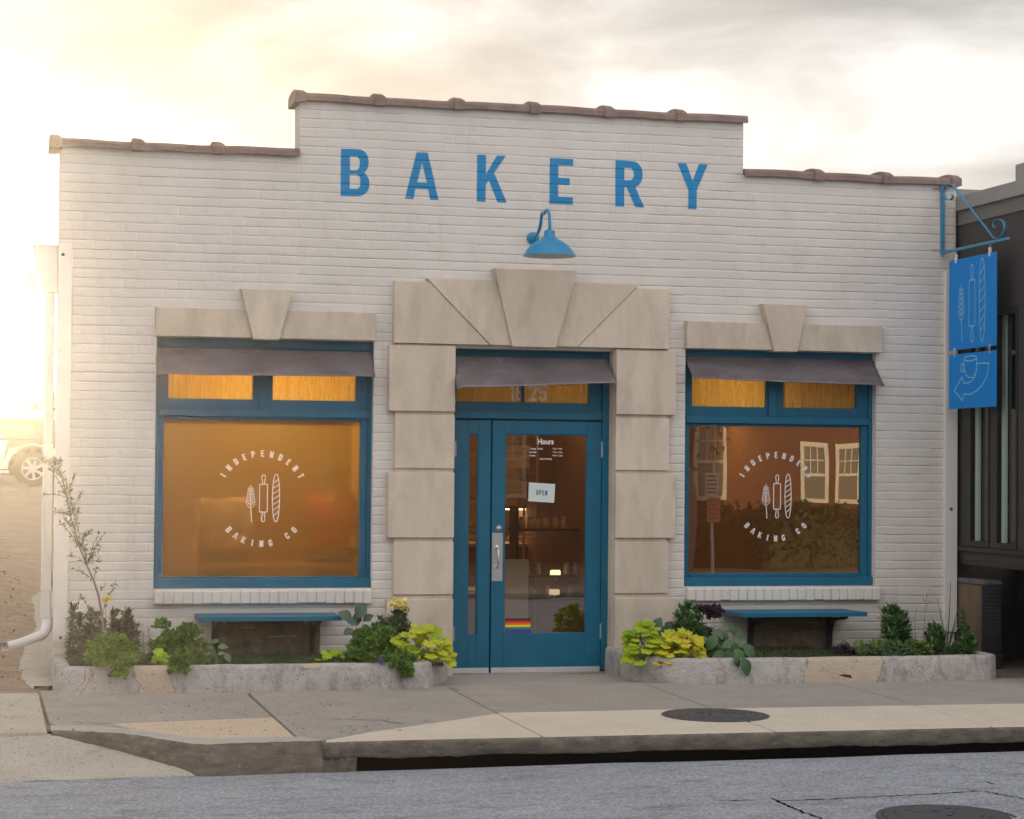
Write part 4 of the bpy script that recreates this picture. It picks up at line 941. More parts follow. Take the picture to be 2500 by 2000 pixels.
# ------------------------------------------------------------------ benches
def bench(label, xf0, xf1, xb0, xb1, brx, z=.485):
    t = thing('wall_bench', label, 'bench', ((xf0+xf1)/2, -.23, z-.3), 'blue plank benches fixed to the wall')
    m = MB(); yf = -.45
    for k in range(3):
        u0, u1 = k/3, (k+1)/3; ya, yb = -.012+(yf+.012)*u0, -.012+(yf+.012)*u1
        lx = lambda u: xb0+(xf0-xb0)*u; rx = lambda u: xb1+(xf1-xb1)*min(1, u*1.0)
        m2 = MB(); m2.slab([(lx(u0), ya-.002), (lx(u1), yb+.002), (rx(u1), yb+.002), (rx(u0), ya-.002)], z-.001*(k == 1), .036, .003); m2.build('plank', M['blue'], t)
    m = MB(); m.box(min(xf0, xb0)+.25, max(xf1, xb1)-.25, -.055, -.013, z-.08, z-.037, .004); m.build('wall_rail', M['black'], t)
    for x in brx:
        m = MB(); pts = [(x, -.03, z-.30), (x, -.032, z-.22)]+[(x, -.20+.168*math.cos(a), z-.22+.15*math.sin(a)) for a in [math.pi*i/24 for i in range(1, 13)]]+[(x, -.30, z-.062), (x, -.35, z-.052), (x, -.38, z-.040)]
        m.ribbon(pts, (1, 0, 0), .045, .022); m.box(x-.022, x+.022, -.036, -.012, z-.36, z-.039, .003); m.build('bracket', M['black'], t)
w_ = lambda px, y: W(px, 1505, y)[0]
bench('blue plank bench fixed to the wall below the left window', w_(487, -.45), w_(836, -.45), w_(475, -.02), w_(834, -.02)-.06, (w_(530, -.2), w_(770, -.2)))
bench('blue plank bench fixed to the wall below the right window', w_(1814, -.45), w_(2118, -.45), w_(1759, -.02), w_(2062, -.02)-.02, (w_(1850, -.2), w_(2025, -.03)))
M['bare'] = mat('brown_brick', (.085, .06, .042), .9, (.24, .18, .13), 11, dirt=((.05, .035, .025), 5, .5, .2, .7), bump=.6, bs=60)
for (a, b) in ((w_(528, 0), w_(782, 0)), (w_(1830, 0), w_(2032, 0))):  # dark brown patch following the brick relief below each bench
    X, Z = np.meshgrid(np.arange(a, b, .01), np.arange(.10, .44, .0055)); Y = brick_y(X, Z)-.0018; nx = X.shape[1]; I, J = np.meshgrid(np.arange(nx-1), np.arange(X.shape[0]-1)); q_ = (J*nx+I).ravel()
    npmesh('brown_brick_patch', np.stack([X, Y, Z], -1).reshape(-1, 3), np.stack([q_, q_+1, q_+1+nx, q_+nx], -1), M['bare'], building, True)
# ------------------------------------------------------------------ goose-neck lamp
lm = W(1301, 582); LZ = W(1345, 560, -.53); LX_ = lm[0]
t = thing('wall_lamp', 'blue goose-neck barn lamp on the wall under the BAKERY lettering', 'lamp', (LX_, 0, lm[2]))
m = MB(); m.lathe([(.001, -.045), (.03, -.04), (.034, -.022), (.05, -.018), (.053, .004)], (LX_, 0, lm[2]), 28, 'Y'); m.build('wall_plate', M['bluelamp'], t, False)
bz = W(1345, 626, -.53)[2]; tz = W(1345, 560, -.53)[2]; topa = W(1340, 513, -.42)[2]
pts = dense([np.array(q_) for q_ in [(LX_, -.03, lm[2]), (LX_, -.12, lm[2]+.01), (LX_, -.235, lm[2]+.075), (LX_, -.285, lm[2]+.17), (LX_, -.36, topa-.022), (LX_, -.43, topa-.002), (LX_, -.50, topa-.03), (LX_, -.53, topa-.10), (LX_, -.53, tz-.005)]], 5)
m = MB(); m.tube(pts, .0135, 12); m.build('goose_neck', M['bluelamp'], t, True)
H = tz-bz; R_ = .212
pr = [(.001, 1), (.02, 1.0), (.022, .96), (.042, .95), (.046, .72), (.060, .68), (.075, .62), (.115, .52), (.152, .40), (.182, .24), (.200, .10), (.208, .05), (R_, .04), (R_, 0), (R_-.004, 0), (.203, .06), (.178, .22), (.11, .5), (.03, .64)]
m = MB(); m.lathe([(r_, bz+H*z_) for r_, z_ in pr[:14]], (LX_, -.53, 0), 48); sh = m.build('lamp_shade', M['bluelamp'], t, True)
m = MB(); m.lathe([(r_, bz+H*z_) for r_, z_ in pr[13:]], (LX_, -.53, 0), 48); m.build('shade_lining', M['lampin'], sh, True)
m = MB(); m.lathe([(.001, bz+.02), (.02, bz+.025), (.03, bz+.045), (.028, bz+.065), (.015, bz+.085), (.015, bz+.1)], (LX_, -.53, 0), 16); m.build('bulb', M['white'], t, True)
# ------------------------------------------------------------------ hanging sign on its scroll bracket
SXX = W(2303, 616, -.03)[0]
S = lambda px, py: (lambda q_: (q_[1], q_[2]))(WX(px, py, SXX))
t = thing('hanging_sign', 'two blue hanging sign boards on a scrolled blue bracket at the right corner', 'sign', (SXX, 0, S(2303, 616)[1]))
hb = S(2303, 616); ht_ = S(2303, 440)
M['bracket'] = mat('bracket_blue', (.025, .17, .33), .4, (.05, .26, .44), 14)
m = MB(); m.box(SXX-.018, SXX+.018, -.022, -.003, hb[1]-.015, ht_[1], .002); m.build('wall_bar', M['bracket'], t)
tip = S(2462, 582); m = MB(); zb_m = hb[1]-.004; yt = tip[0]; m.box(SXX-.015, SXX+.015, yt, -.0225, zb_m-.012, zb_m+.012, .002); m.build('arm', M['bracket'], t)
def sc(pxs): return [(SXX, *S(*q_)) for q_ in pxs]
z5 = lambda x, y: (2280+x/5.75, 400+y/5.75)
strap = [z5(*q_) for q_ in ((255, 430), (270, 465), (245, 500), (205, 508), (165, 490), (145, 430), (150, 360), (175, 310), (215, 285), (265, 300), (305, 345), (400, 470), (520, 625), (640, 780), (760, 930), (815, 1010), (860, 1050), (910, 1045), (955, 1010), (985, 950), (995, 880), (980, 820), (940, 785), (890, 785), (850, 810), (838, 850), (850, 890), (872, 893))]
m = MB(); m.ribbon(dense([np.array(q_) for q_ in sc(strap)], 4), (1, 0, 0), .024, .005); m.build('scroll_strap', M['bracket'], t, True)
for za in (S(2303, 461)[1], S(2303, 609)[1]):
    m = MB(); m.tube([(SXX-.09, -.008, za), (SXX+.06, -.008, za)], .004, 6); m.build('bolt', M['metal'], t)
ya, yb = S(2318, 800)[0], S(2433, 800)[0]
def board(z1, z0, name):
    m = MB(); m.box(SXX-.004, SXX+.004, yb, ya, z0, z1, .0015); return m.build(name, M['sign'], t)
b1t, b1b = S(2318, 638)[1], S(2318, 857)[1]; b2t, b2b = S(2318, 867.5)[1], S(2321, 999)[1]
bo1 = board(b1t, b1b, 'sign_board'); bo2 = board(b2t, b2b, 'sign_board')
u2 = lambda u, v: (ya+(yb-ya)*u, b1b+(b1t-b1b)*v); Hh = b1t-b1b
def on_board(lines, par, w_l=.0035):
    a_, b_, Mk = raster([], [(P, w_l*w) for P, w in lines], .0022); runs_mb(a_, b_, Mk, .0022, lambda x, z: (SXX-.0052, -x, z)).build('line_drawing', M['signline'], par)
YA = -ya; Wd = ya-yb
on_board(wheat(YA+Wd*.27, b1b+Hh*.085, Hh*.63)+pin(YA+Wd*.5, b1b+Hh*.07, Hh*.84)+baguette(YA+Wd*.715, b1b+Hh*.06, Hh*.90), bo1)
H2 = b2t-b2b; cu = lambda u, v: (YA+Wd*u, b2b+H2*v)
ell = lambda cx_, cz_, a_, b_, s=0, e=360: [(cx_+a_*Wd*math.cos(math.radians(s+(e-s)*i/24)), cz_+b_*H2*math.sin(math.radians(s+(e-s)*i/24))) for i in range(25)]
c1 = cu(.47, .90)
on_board([(ell(*c1, .135, .045), 1), ([cu(.335, .90), cu(.335, .74), cu(.37, .62), cu(.44, .55), cu(.54, .55), cu(.59, .64), cu(.605, .78), cu(.605, .90)], 1), ([cu(.335, .82), cu(.27, .81), cu(.255, .73), cu(.28, .67), cu(.345, .68)], 1), ([cu(.345, .78), cu(.31, .78), cu(.30, .74), cu(.31, .71), cu(.345, .72)], .8),
          ([cu(.30, .58), cu(.12, .335), cu(.31, .14), cu(.325, .26), cu(.48, .25), cu(.62, .31), cu(.74, .42), cu(.82, .56), cu(.86, .78), cu(.60, .80), cu(.60, .66), cu(.55, .52), cu(.44, .46), cu(.325, .46), cu(.30, .58)], 1)], bo2)
for px, tp_, bt in ((2335, hb[1]-.015, b1t), (2417, hb[1]-.015, b1t)):
    y = S(px, 620)[0]; m = MB(); m.box(SXX-.010, SXX+.010, y-.012, y+.012, b1t-.03, b1t+.045, .003); m.build('clip', M['white'], bo1)
    m = MB(); m.tube([(SXX, y, b1t+.04), (SXX, y, zb_m)], .003, 6); m.build('hook', M['metal'], bo1)
for px in (2332, 2418):
    y = S(px, 862)[0]
    for dy in (-.009, .009):
        m = MB(); m.tube([(SXX-.006, y+dy, b1b+.02), (SXX-.009, y+dy, (b1b+b2t)/2), (SXX-.006, y+dy, b2t-.02)], .0022, 6); m.build('link', M['metal'], bo2)
# ------------------------------------------------------------------ plants
class Leaves:
    def __init__(s): s.V = []; s.F = []; s.o = 0
    def add(s, tmpl, P, Dv, Nv, sc):
        tv, tf = tmpl; P = np.atleast_2d(P); n = len(P); Dv = np.atleast_2d(Dv); Nv = np.atleast_2d(Nv); sc = np.broadcast_to(np.asarray(sc, float), (n,))
        X_ = Dv/np.linalg.norm(Dv, axis=1, keepdims=True); Y_ = np.cross(Nv, X_); Y_ = Y_/(np.linalg.norm(Y_, axis=1, keepdims=True)+1e-9); Z_ = np.cross(X_, Y_)
        V = P[:, None, :]+sc[:, None, None]*(tv[None, :, 0:1]*X_[:, None, :]+tv[None, :, 1:2]*Y_[:, None, :]+tv[None, :, 2:3]*Z_[:, None, :])
        k = len(tv); s.V.append(V.reshape(-1, 3)); s.F.append((tf[None]+(np.arange(n)*k)[:, None, None]+s.o).reshape(-1, 4)); s.o += n*k
    def build(s, name, m, parent=None, smooth=False): return npmesh(name, np.concatenate(s.V), np.concatenate(s.F), m, parent, smooth)
def strip(ws, bend=.0, fold=.15, wave=0.):
    n = len(ws); V = []
    for i, w in enumerate(ws):
        u = i/(n-1); z = -bend*u*u; xx = u*(1-.15*bend*u)
        for j in (-1, 0, 1): V.append((xx, j*max(w, .004), z+(fold*w if j else 0)+wave*(j != 0)*math.sin(i*2.1+j)))
    Fq = [(i*3+j, (i+1)*3+j, (i+1)*3+j+1, i*3+j+1) for i in range(n-1) for j in (0, 1)]
    return np.array(V), np.array(Fq)
def disc(n, lobes, amp, rough=.05, cup=.12, seed=0, notch=True):
    r_ = np.random.default_rng(seed); V = []
    rings = [.04, .5, 1.]
    for ri, q_ in enumerate(rings):
        for k in range(n):
            a = 2*math.pi*k/n; r = .5*(1+amp*abs(math.cos(lobes*a/2))-amp*.5+rough*r_.normal())
            if notch: r *= 1-.5*max(0, math.cos(a-math.pi))**8
            r *= q_; V.append((.45+r*math.cos(a), r*math.sin(a), -cup*q_*q_*.5+(.035*math.cos(lobes*a) if ri else 0)))
    Fq = [(i*n+k, (i+1)*n+k, (i+1)*n+(k+1) % n, i*n+(k+1) % n) for i in range(2) for k in range(n)]
    Fq += [(0, k, k+1, k+1 if k+1 < n else 0) for k in range(0)]
    return np.array(V), np.array(Fq)
T_lance = strip([.02, .10, .12, .07, .005], .25); T_needle = strip([.03, .055, .004], .2); T_blade = strip([.012, .014, .012, .008, .001], .5)
T_ovate = strip([.05, .22, .31, .33, .27, .16, .01], .35, .25); T_small = strip([.08, .3, .05], .1); T_olive = strip([.03, .11, .10, .01], .12)
T_kale = strip([.06, .18, .34, .40, .36, .22, .05], .45, .25, .035)
HEU = [disc(25, 5, .42, .05, .2, i) for i in range(4)]; PAR = [disc(10, 3, .7, .16, .5, 10+i) for i in range(4)]
lime = [(0, (.30, .42, .01)), (.45, (.46, .54, .012)), (.8, (.56, .58, .015)), (1, (.66, .56, .04))]
M['lime'] = mat('lime_leaf', (.4, .5, .02), .55, island=lime, transl=.3)
M['limeg'] = mat('lime_green_leaf', (.3, .42, .02), .55, island=[(0, (.20, .34, .01)), (.6, (.38, .52, .015)), (1, (.50, .58, .02))], transl=.3)
M['limey'] = mat('lime_yellow_leaf', (.5, .5, .02), .55, island=[(0, (.42, .48, .01)), (.5, (.60, .56, .015)), (1, (.72, .48, .04))], transl=.3)
M['parsley'] = mat('parsley_leaf', (.06, .15, .01), .6, island=[(0, (.03, .085, .008)), (.6, (.075, .17, .012)), (1, (.15, .26, .018))], transl=.3)
M['parsleyb'] = mat('bright_parsley_leaf', (.1, .2, .01), .6, island=[(0, (.05, .11, .008)), (.5, (.12, .22, .012)), (1, (.22, .33, .02))], transl=.3)
M['herb'] = mat('herb_leaf', (.05, .1, .03), .55, island=[(0, (.03, .07, .02)), (.6, (.07, .135, .04)), (1, (.12, .19, .07))], transl=.25)
M['herbd'] = mat('rosemary_leaf', (.05, .07, .03), .6, island=[(0, (.03, .04, .015)), (.6, (.075, .085, .035)), (1, (.12, .13, .06))], transl=.25)
M['bush'] = mat('bush_leaf', (.05, .1, .03), .55, island=[(0, (.03, .09, .025)), (.5, (.07, .17, .045)), (1, (.15, .27, .08))], transl=.25)
M['thyme'] = mat('ground_cover_leaf', (.04, .06, .02), .6, island=[(0, (.02, .035, .012)), (.6, (.05, .08, .022)), (1, (.10, .12, .05))], transl=.2)
M['broad'] = mat('broad_leaf', (.05, .11, .045), .45, island=[(0, (.03, .085, .035)), (1, (.08, .165, .06))], transl=.2)
M['sage'] = mat('sage_leaf', (.1, .15, .08), .6, island=[(0, (.08, .13, .05)), (1, (.16, .24, .13))], transl=.2)
M['kale'] = mat('kale_leaf', (.04, .09, .06), .5, island=[(0, (.03, .075, .05)), (1, (.07, .13, .075))], transl=.15)
M['purple'] = mat('purple_leaf', (.03, .008, .018), .5, island=[(0, (.018, .006, .012)), (1, (.055, .015, .03))], transl=.1)
M['fern'] = mat('fern_leaf', (.12, .2, .02), .55, island=[(0, (.08, .13, .02)), (1, (.20, .28, .04))], transl=.3)
M['dry'] = mat('dry_stem', (.16, .12, .08), .8); M['stem'] = mat('green_stem', (.12, .18, .04), .6); M['redstem'] = mat('red_stem', (.30, .07, .05), .5)
M['bark'] = mat('bark', (.17, .13, .10), .9, (.28, .23, .19), 30, bump=.8, bs=60)
M['olive'] = mat('olive_leaf', (.10, .11, .05), .5, island=[(0, (.06, .065, .03)), (.6, (.13, .14, .065)), (1, (.24, .24, .13))], transl=.3)
M['petal'] = mat('yellow_petal', (.80, .70, .18), .5, island=[(0, (.82, .66, .08)), (1, (.86, .82, .45))], transl=.3); M['violet'] = mat('violet_petal', (.10, .03, .36), .5)
ZS = ZP-.045
def rn(*s): return rng.normal(size=s)
def ru(a, b, n=None): return rng.uniform(a, b, n)
def plant(name, label, cat, base, group=None):
    return thing(name, label, cat, tuple(base), group)
def stems(mb, base, tips, r=.0022, sag=.2):
    for tp in tips:
        b = np.array(base)+np.array([*(rn(2)*.012), 0]); tp = np.array(tp); mid = (b+tp)/2+np.array([0, 0, sag*np.linalg.norm(tp-b)*.35]); mb.tube([b, mid, tp], [r, r*.9, r*.6], 4, False)
def heuchera(label, px, py, y, w, h, n, size, m, group='lime leaved plants in the planters', droop=.0):
    c = W(px, py, y); base = (c[0], c[1], ZS); t = plant('lime_heuchera', label, 'plant', base, group); L_ = Leaves(); st = MB()
    cz_ = ZS+(c[2]-ZS)*.25
    for i in range(int(n*1.5)):
        a = ru(0, 2*math.pi); e = math.acos(ru(-.25 if droop else 0, 1)); o_ = np.array([math.sin(e)*math.cos(a), math.sin(e)*math.sin(a)*.8, math.cos(e)])
        rr = ru(.65, 1.02)**.6; tp = np.array([c[0], c[1], cz_])+o_*rr*np.array([w/2, w/2*.75, h]); 
        d_ = np.array([o_[0]*.9+ru(-.4, .4), o_[1]*.9-.5+ru(-.3, .3), -.35+ru(-.4, .2)]); nn_ = np.array([o_[0]*.5, -.85, .65+.3*ru(0, 1)])
        L_.add(HEU[i % 4], tp-d_/np.linalg.norm(d_)*size*.4, d_, nn_, size*ru(.5, 1.15)); 
        if i % 2 == 0: stems(st, base, [tp], .0018)
    st.build('stems', M['stem'], t); L_.build('foliage', m, t); return t
def parsley(label, px, py, y, w, h, n, m, name='parsley_plant', cat='herb', spill=None, size=.026, deep=1., group='curly green herbs in the planters'):
    c = W(px, py, y); base = (c[0], c[1], ZS); t = plant(name, label, cat, base, group); L_ = Leaves(); st = MB(); tips = []
    blobs = []
    for i in range(max(6, n//60)):
        a = ru(0, 2*math.pi); e = math.acos(ru(-.1, 1)); o_ = np.array([math.sin(e)*math.cos(a), math.sin(e)*math.sin(a), math.cos(e)]); rr = ru(.35, .95)
        blobs.append((np.array([c[0], c[1], ZS+.03])+o_*rr*np.array([w/2, w/2*deep*.8, h]), o_))
    if spill:
        for (sx_, sy_, dep) in spill: q_ = W(sx_, sy_, dep); blobs.append((q_, np.array([0, -1, 0.])))
    per = n//len(blobs)
    for p_, o_ in blobs:
        tips.append(p_); r = ru(.7, 1.15)*min(.05, w*.22)
        dirs = rn(per, 3); dirs /= np.linalg.norm(dirs, axis=1, keepdims=True); dirs[:, 2] = np.abs(dirs[:, 2])*.9-.1
        P_ = p_+dirs*r*ru(.55, 1.05, (per, 1))*np.array([1.25, 1., .8])
        P_[:, 1] = np.minimum(P_[:, 1], -.03); Dv = dirs+rn(per, 3)*.5; Nv = dirs*.6+np.array([0, -.4, .7])+rn(per, 3)*.35
        for k in range(4): s_i = slice(k, None, 4); L_.add(PAR[k], P_[s_i], Dv[s_i], Nv[s_i], ru(.6, 1.3, len(P_[s_i]))*size)
    stems(st, base, tips, .0017); st.build('stems', M['stem'], t); L_.build('foliage', m, t); return t
def spires(label, stalks, m, name='leafy_spire_plant', cat='plant', ll=.045, dens=420, flower=None, group=None, w=T_lance, spread=1., y=-.3):
    """stalks: (px base, px top, py top, y, radius)"""
    b0 = W(stalks[0][0], 1560, stalks[0][3]); t = plant(name, label, cat, (b0[0], b0[1], ZS), group); L_ = Leaves(); st = MB()
    for (pb, pt, py, yy, rad) in stalks:
        b = W(pb, 1580, yy); b = np.array([b[0], yy, ZS]); tp = W(pt, py, yy); H_ = tp[2]-ZS; pts = [b, b*.5+tp*.5+np.array([ru(-.01, .01), 0, 0]), tp]; st.tube(pts, [.0032, .0028, .0015], 5, False)
        n = int(dens*H_); u = np.sort(ru(.08, 1, n)); P_ = b+(tp-b)*u[:, None]; a = np.arange(n)*2.4+ru(0, 1, n); up = np.where(u > .85, 1.2, ru(.1, .7, n))
        Dv = np.stack([np.cos(a)*spread, np.sin(a)*spread, up+.25], -1)+rn(n, 3)*.38; P_ = P_+rn(n, 3)*np.array([.012, .012, .004]); Nv = np.stack([-np.cos(a)*.6, -np.sin(a)*.6-.25, np.ones(n)], -1)
        L_.add(w, P_, Dv, Nv, ll*ru(.6, 1.1, n)*(1.1-.35*u)*rad)
    st.build('stems', M['stem'], t); L_.build('foliage', m, t)
    if flower:
        fl = Leaves()
        for (fx, fy_, yy, n, r) in flower:
            c = W(fx, fy_, yy); P_ = c+rn(n, 3)*np.array([r, r*.6, r*.9])
            for q_ in range(4):
                Dv = rn(n, 3); fl.add(PAR[q_], P_, Dv, np.array([0, -1, .3])+rn(n, 3)*.5, ru(.02, .032, n))
        fl.build('blossoms', M['petal'], t)
    return t
def broad(label, px, py, y, leaves, m, name, cat, tmpl=T_ovate, group=None, stm=None):
    """leaves: (px, py, y, direction angle in the picture deg, length)"""
    c = W(px, py, y); base = (c[0], y, ZS); t = plant(name, label, cat, base, group); L_ = Leaves(); st = MB()
    for (lx, ly, yy, ang_, ln) in leaves:
        tp = W(lx, ly, yy); a = math.radians(ang_); d_ = np.array([math.cos(a), -.35, math.sin(a)]); s0 = tp-d_*ln*.5/np.linalg.norm(d_)
        L_.add(tmpl, s0, d_, np.array([.12*math.sin(lx), -.9, .55]), ln); st.tube([np.array(base)+np.array([ru(-.01, .01), ru(-.01, .01), 0]), (np.array(base)+s0)/2+np.array([0, 0, .02]), s0], [.0035, .003, .0022], 5, False)
    st.build('stems', stm or M['stem'], t); L_.build('foliage', m, t, True); return t
def cover(label, x0, x1, y0, y1, n, z=ZS, hmax=.05):
    L_ = Leaves(); x = ru(x0, x1, n); y = ru(y0, y1, n); edge = np.clip(np.minimum(x-x0, x1-x)/.12, 0, 1); hh = hmax*(.45+.55*h_noise(x*3, y*6))*edge; P_ = np.stack([x, y, z+np.maximum(hh, .004)*ru(.1, 1, n)+.004], -1)
    L_.add(T_small, P_, rn(n, 3)+np.array([0, 0, .3]), rn(n, 3)*.6+np.array([0, -.3, 1]), ru(.009, .018, n))
    o = L_.build('ground_cover', M['thyme']); tag(o, label, 'ground cover', kind='stuff'); return rebase(o, ((x0+x1)/2, (y0+y1)/2, z))
def fern(label, px, py, y, fronds):
    c = W(px, py, y); base = np.array([c[0], y, ZS]); t = plant('fern', label, 'fern', tuple(base), 'small pale green ferns'); L_ = Leaves(); st = MB()
    for (a, up, ln) in fronds:
        d_ = np.array([math.cos(a), math.sin(a)*.6-.1, up]); d_ /= np.linalg.norm(d_); pts = [base+d_*ln*u+np.array([0, 0, -.35*ln*u*u]) for u in np.linspace(0, 1, 16)]; st.tube(pts, .0012, 4, False)
        side = np.cross(d_, [0, 0, 1]); side /= np.linalg.norm(side)
        for i in range(2, 16):
            for s in (-1, 1): L_.add(T_lance, pts[i], side*s+d_*.5, np.array([0, -.5, 1.]), ln*.27*math.sin(math.pi*(.12+.8*i/16)))
    st.build('stems', M['stem'], t); L_.build('fronds', M['fern'], t); return t
# --- left planter
spires('dark spiky rosemary like shrub against the wall behind the olive sapling', [(172, 180, 1476, -.35, 1.), (205, 222, 1492, -.25, 1.2), (190, 196, 1505, -.4, 1.1), (228, 236, 1500, -.2, 1.1), (268, 280, 1492, -.3, 1.1), (290, 313, 1493, -.35, 1.25), (300, 318, 1510, -.45, 1.25), (310, 330, 1530, -.4, 1.1), (240, 250, 1520, -.3, 1.2), (216, 214, 1530, -.4, 1.2), (330, 335, 1545, -.4, 1.1), (275, 290, 1520, -.45, 1.2)], M['herbd'], 'rosemary_shrub', 'shrub', .07, 900)
# olive sapling
def sapling():
    tr_px = [(255, 1590, -.55), (253, 1552, -.55), (249, 1500, -.54), (241, 1455, -.53), (230, 1420, -.52), (212, 1380, -.5), (196, 1340, -.48), (184, 1300, -.47), (172, 1260, -.46), (163, 1215, -.45), (152, 1170, -.45), (143, 1135, -.45)]
    P_ = [W(*q_) for q_ in tr_px]; P_[0][2] = ZS-.01
    t = plant('olive_sapling', 'thin leaning olive sapling with sparse small leaves at the left corner of the building', 'sapling', tuple(P_[0])); st = MB()
    r0 = np.linspace(.0115, .0025, len(P_)); st.tube(P_, list(r0), 8, False); st.build('trunk', M['bark'], t, True)
    br = MB(); L_ = Leaves()
    B = [(1, 225, 1470, 195, 1452), (2, 262, 1450, 282, 1424), (3, 236, 1420, 260, 1425), (4, 215, 1395, 178, 1388), (5, 225, 1390, 252, 1370), (4, 232, 1400, 236, 1385)]
    for k in range(54):
        i = 5+int(ru(0, 6.9)); p0 = P_[min(i, 11)]; pxb, pyb = tr_px[min(i, 11)][:2]; s = ru(-1, 1); B.append((i, 0, 0, pxb+s*ru(18, 68)-(pyb < 1260)*ru(0, 45), pyb-ru(5, 90)))
    for (i, a, b_, ex, ey_) in B:
        i = min(i, 11); p0 = P_[i]; e = W(ex, max(ey_, 1125), tr_px[i][2]+ru(-.15, .12)); mid = (p0+e)/2+np.array([0, 0, .02]); pts = dense([p0, mid, e], 5); br.tube(pts, np.linspace(.003, .0011, len(pts)).tolist(), 4, False)
        ln = np.linalg.norm(e-p0); n = int(max(8, ln*95)); u = ru(.25, 1, n)
        for uu in u:
            q_ = pts[min(int(uu*(len(pts)-1)), len(pts)-1)]; d_ = (e-p0)/ln+rn(3)*.8; L_.add(T_olive, q_, d_, rn(3)+np.array([0, -.6, .6]), ru(.026, .042))
    br.build('branches', M['bark'], t); L_.build('foliage', M['olive'], t); return t
sapling()
# single yellow bloom
t = plant('yellow_flower', 'single yellow bloom on a tall bare stalk beside the olive trunk', 'flower', (W(262, 1560, -.5)[0], -.5, ZS)); c = W(259, 1463, -.5)
m = MB(); m.tube([(W(262, 1560, -.5)[0], -.5, ZS), W(258, 1510, -.5), c], .0022, 5, False); m.build('stalk', M['stem'], t); L_ = Leaves()
for k in range(14): L_.add(HEU[k % 4], c+rn(3)*.006, rn(3), np.array([0, -1, .3])+rn(3)*.5, .036)
L_.build('petals', M['petal'], t)
cover('fine grey green foliage carpeting the soil at the far left planter end', .72, 1.05, -1.1, -.3, 9000, ZS, .11)
parsley('bushy curly parsley spilling over the planter edge below the olive sapling', 275, 1545, -.95, .36, .24, 5200, M['parsleyb'], spill=[(236, 1605, -1.2), (243, 1622, -1.25), (225, 1600, -1.15), (285, 1625, -1.24), (295, 1640, -1.27), (303, 1628, -1.24), (313, 1615, -1.22), (300, 1610, -1.15), (330, 1605, -1.1), (290, 1650, -1.27), (270, 1590, -1.15), (250, 1590, -1.15)], size=.024)
spires('grey feathery lavender tuft between the two parsley clumps', [(352, 350, 1545, -.6, 1.), (360, 366, 1560, -.7, 1.), (340, 338, 1565, -.8, 1.), (368, 362, 1535, -.5, .9), (345, 355, 1570, -.9, 1.)], M['herbd'], 'lavender_plant', 'herb', .035, 700, w=T_needle)
heuchera('small lime leaved clump just left of the flat parsley under the window sill', 392, 1572, -1.0, .13, .10, 16, .055, M['limeg'])
parsley('tall flat leaf parsley at the left end of the left bench', 430, 1545, -.7, .34, .27, 4200, M['parsley'], spill=[(437, 1640, -1.27), (441, 1628, -1.26), (450, 1615, -1.23), (432, 1615, -1.22), (390, 1530, -.6), (397, 1522, -.6), (460, 1530, -.6), (475, 1545, -.7), (440, 1600, -1.15)], size=.028)
parsley('bushy olive green oregano in front of the left bench', 480, 1570, -.75, .22, .17, 1500, M['fern'], 'oregano_plant', size=.024)
broad('pale sage with oval leaves in front of the left bench', 535, 1590, -1.0, [(545, 1578, -1.05, 10, .075), (557, 1606, -1.1, -55, .08), (515, 1580, -1., 160, .06), (525, 1565, -.95, 30, .06), (540, 1595, -1.1, 20, .05), (520, 1600, -1.05, -80, .05), (508, 1596, -1.05, 200, .05)], M['sage'], 'sage_plant', 'herb')
cover('low dark green creeping plants under the left bench', 1.75, 3.05, -1.12, -.08, 30000)
heuchera('small lime leaved clump at the right end of the left bench', 812, 1572, -.8, .24, .07, 14, .065, M['limeg'])
broad('blue green collard with red stems at the right end of the left bench', 868, 1560, -.5, [(880, 1493, -.5, 60, .13), (846, 1503, -.5, 140, .12), (897, 1508, -.5, 45, .09), (862, 1518, -.55, 160, .08), (850, 1540, -.55, 200, .075), (892, 1530, -.5, 20, .06), (872, 1512, -.45, 95, .1)], M['kale'], 'collard_plant', 'plant', T_kale, stm=M['redstem'])
parsley('deep green parsley mass left of the snapdragon, trailing down the planter front', 920, 1560, -.8, .42, .27, 6200, M['parsley'], spill=[(985, 1625, -1.2), (990, 1640, -1.23), (992, 1650, -1.25), (968, 1625, -1.22), (950, 1612, -1.2), (1000, 1610, -1.15), (915, 1612, -1.18), (870, 1590, -1.), (895, 1605, -1.15), (980, 1600, -1.1)], size=.028)
spires('tall snapdragon topped with pale yellow blossoms next to the stone pier', [(965, 975, 1480, -.5, 1.1), (955, 965, 1490, -.45, 1.1), (975, 987, 1485, -.55, 1.1), (960, 952, 1510, -.5, 1.2), (980, 988, 1505, -.5, 1.1), (970, 962, 1520, -.6, 1.2), (945, 930, 1510, -.5, 1.2), (935, 915, 1525, -.55, 1.2), (950, 940, 1520, -.6, 1.2), (985, 995, 1525, -.6, 1.1), (925, 905, 1540, -.6, 1.2)], M['herb'], 'snapdragon_plant', 'flower', .06, 800, flower=[(968, 1475, -.55, 9, .016), (980, 1478, -.55, 9, .016), (990, 1482, -.55, 7, .013), (962, 1468, -.55, 6, .012), (984, 1468, -.55, 6, .012)])
heuchera('large bright lime leaved mound at the planter end left of the door', 1030, 1535, -.95, .46, .25, 50, .085, M['lime'], droop=1)
heuchera('sprawling yellow green leaf cluster reaching toward the blue door', 1078, 1575, -.85, .20, .12, 14, .075, M['limey'], droop=1)
t = plant('pansy', 'small violet pansy at the planter rim left of the lime mound', 'flower', tuple(W(931, 1616, -1.18))); c = W(931, 1612, -1.22); L_ = Leaves()
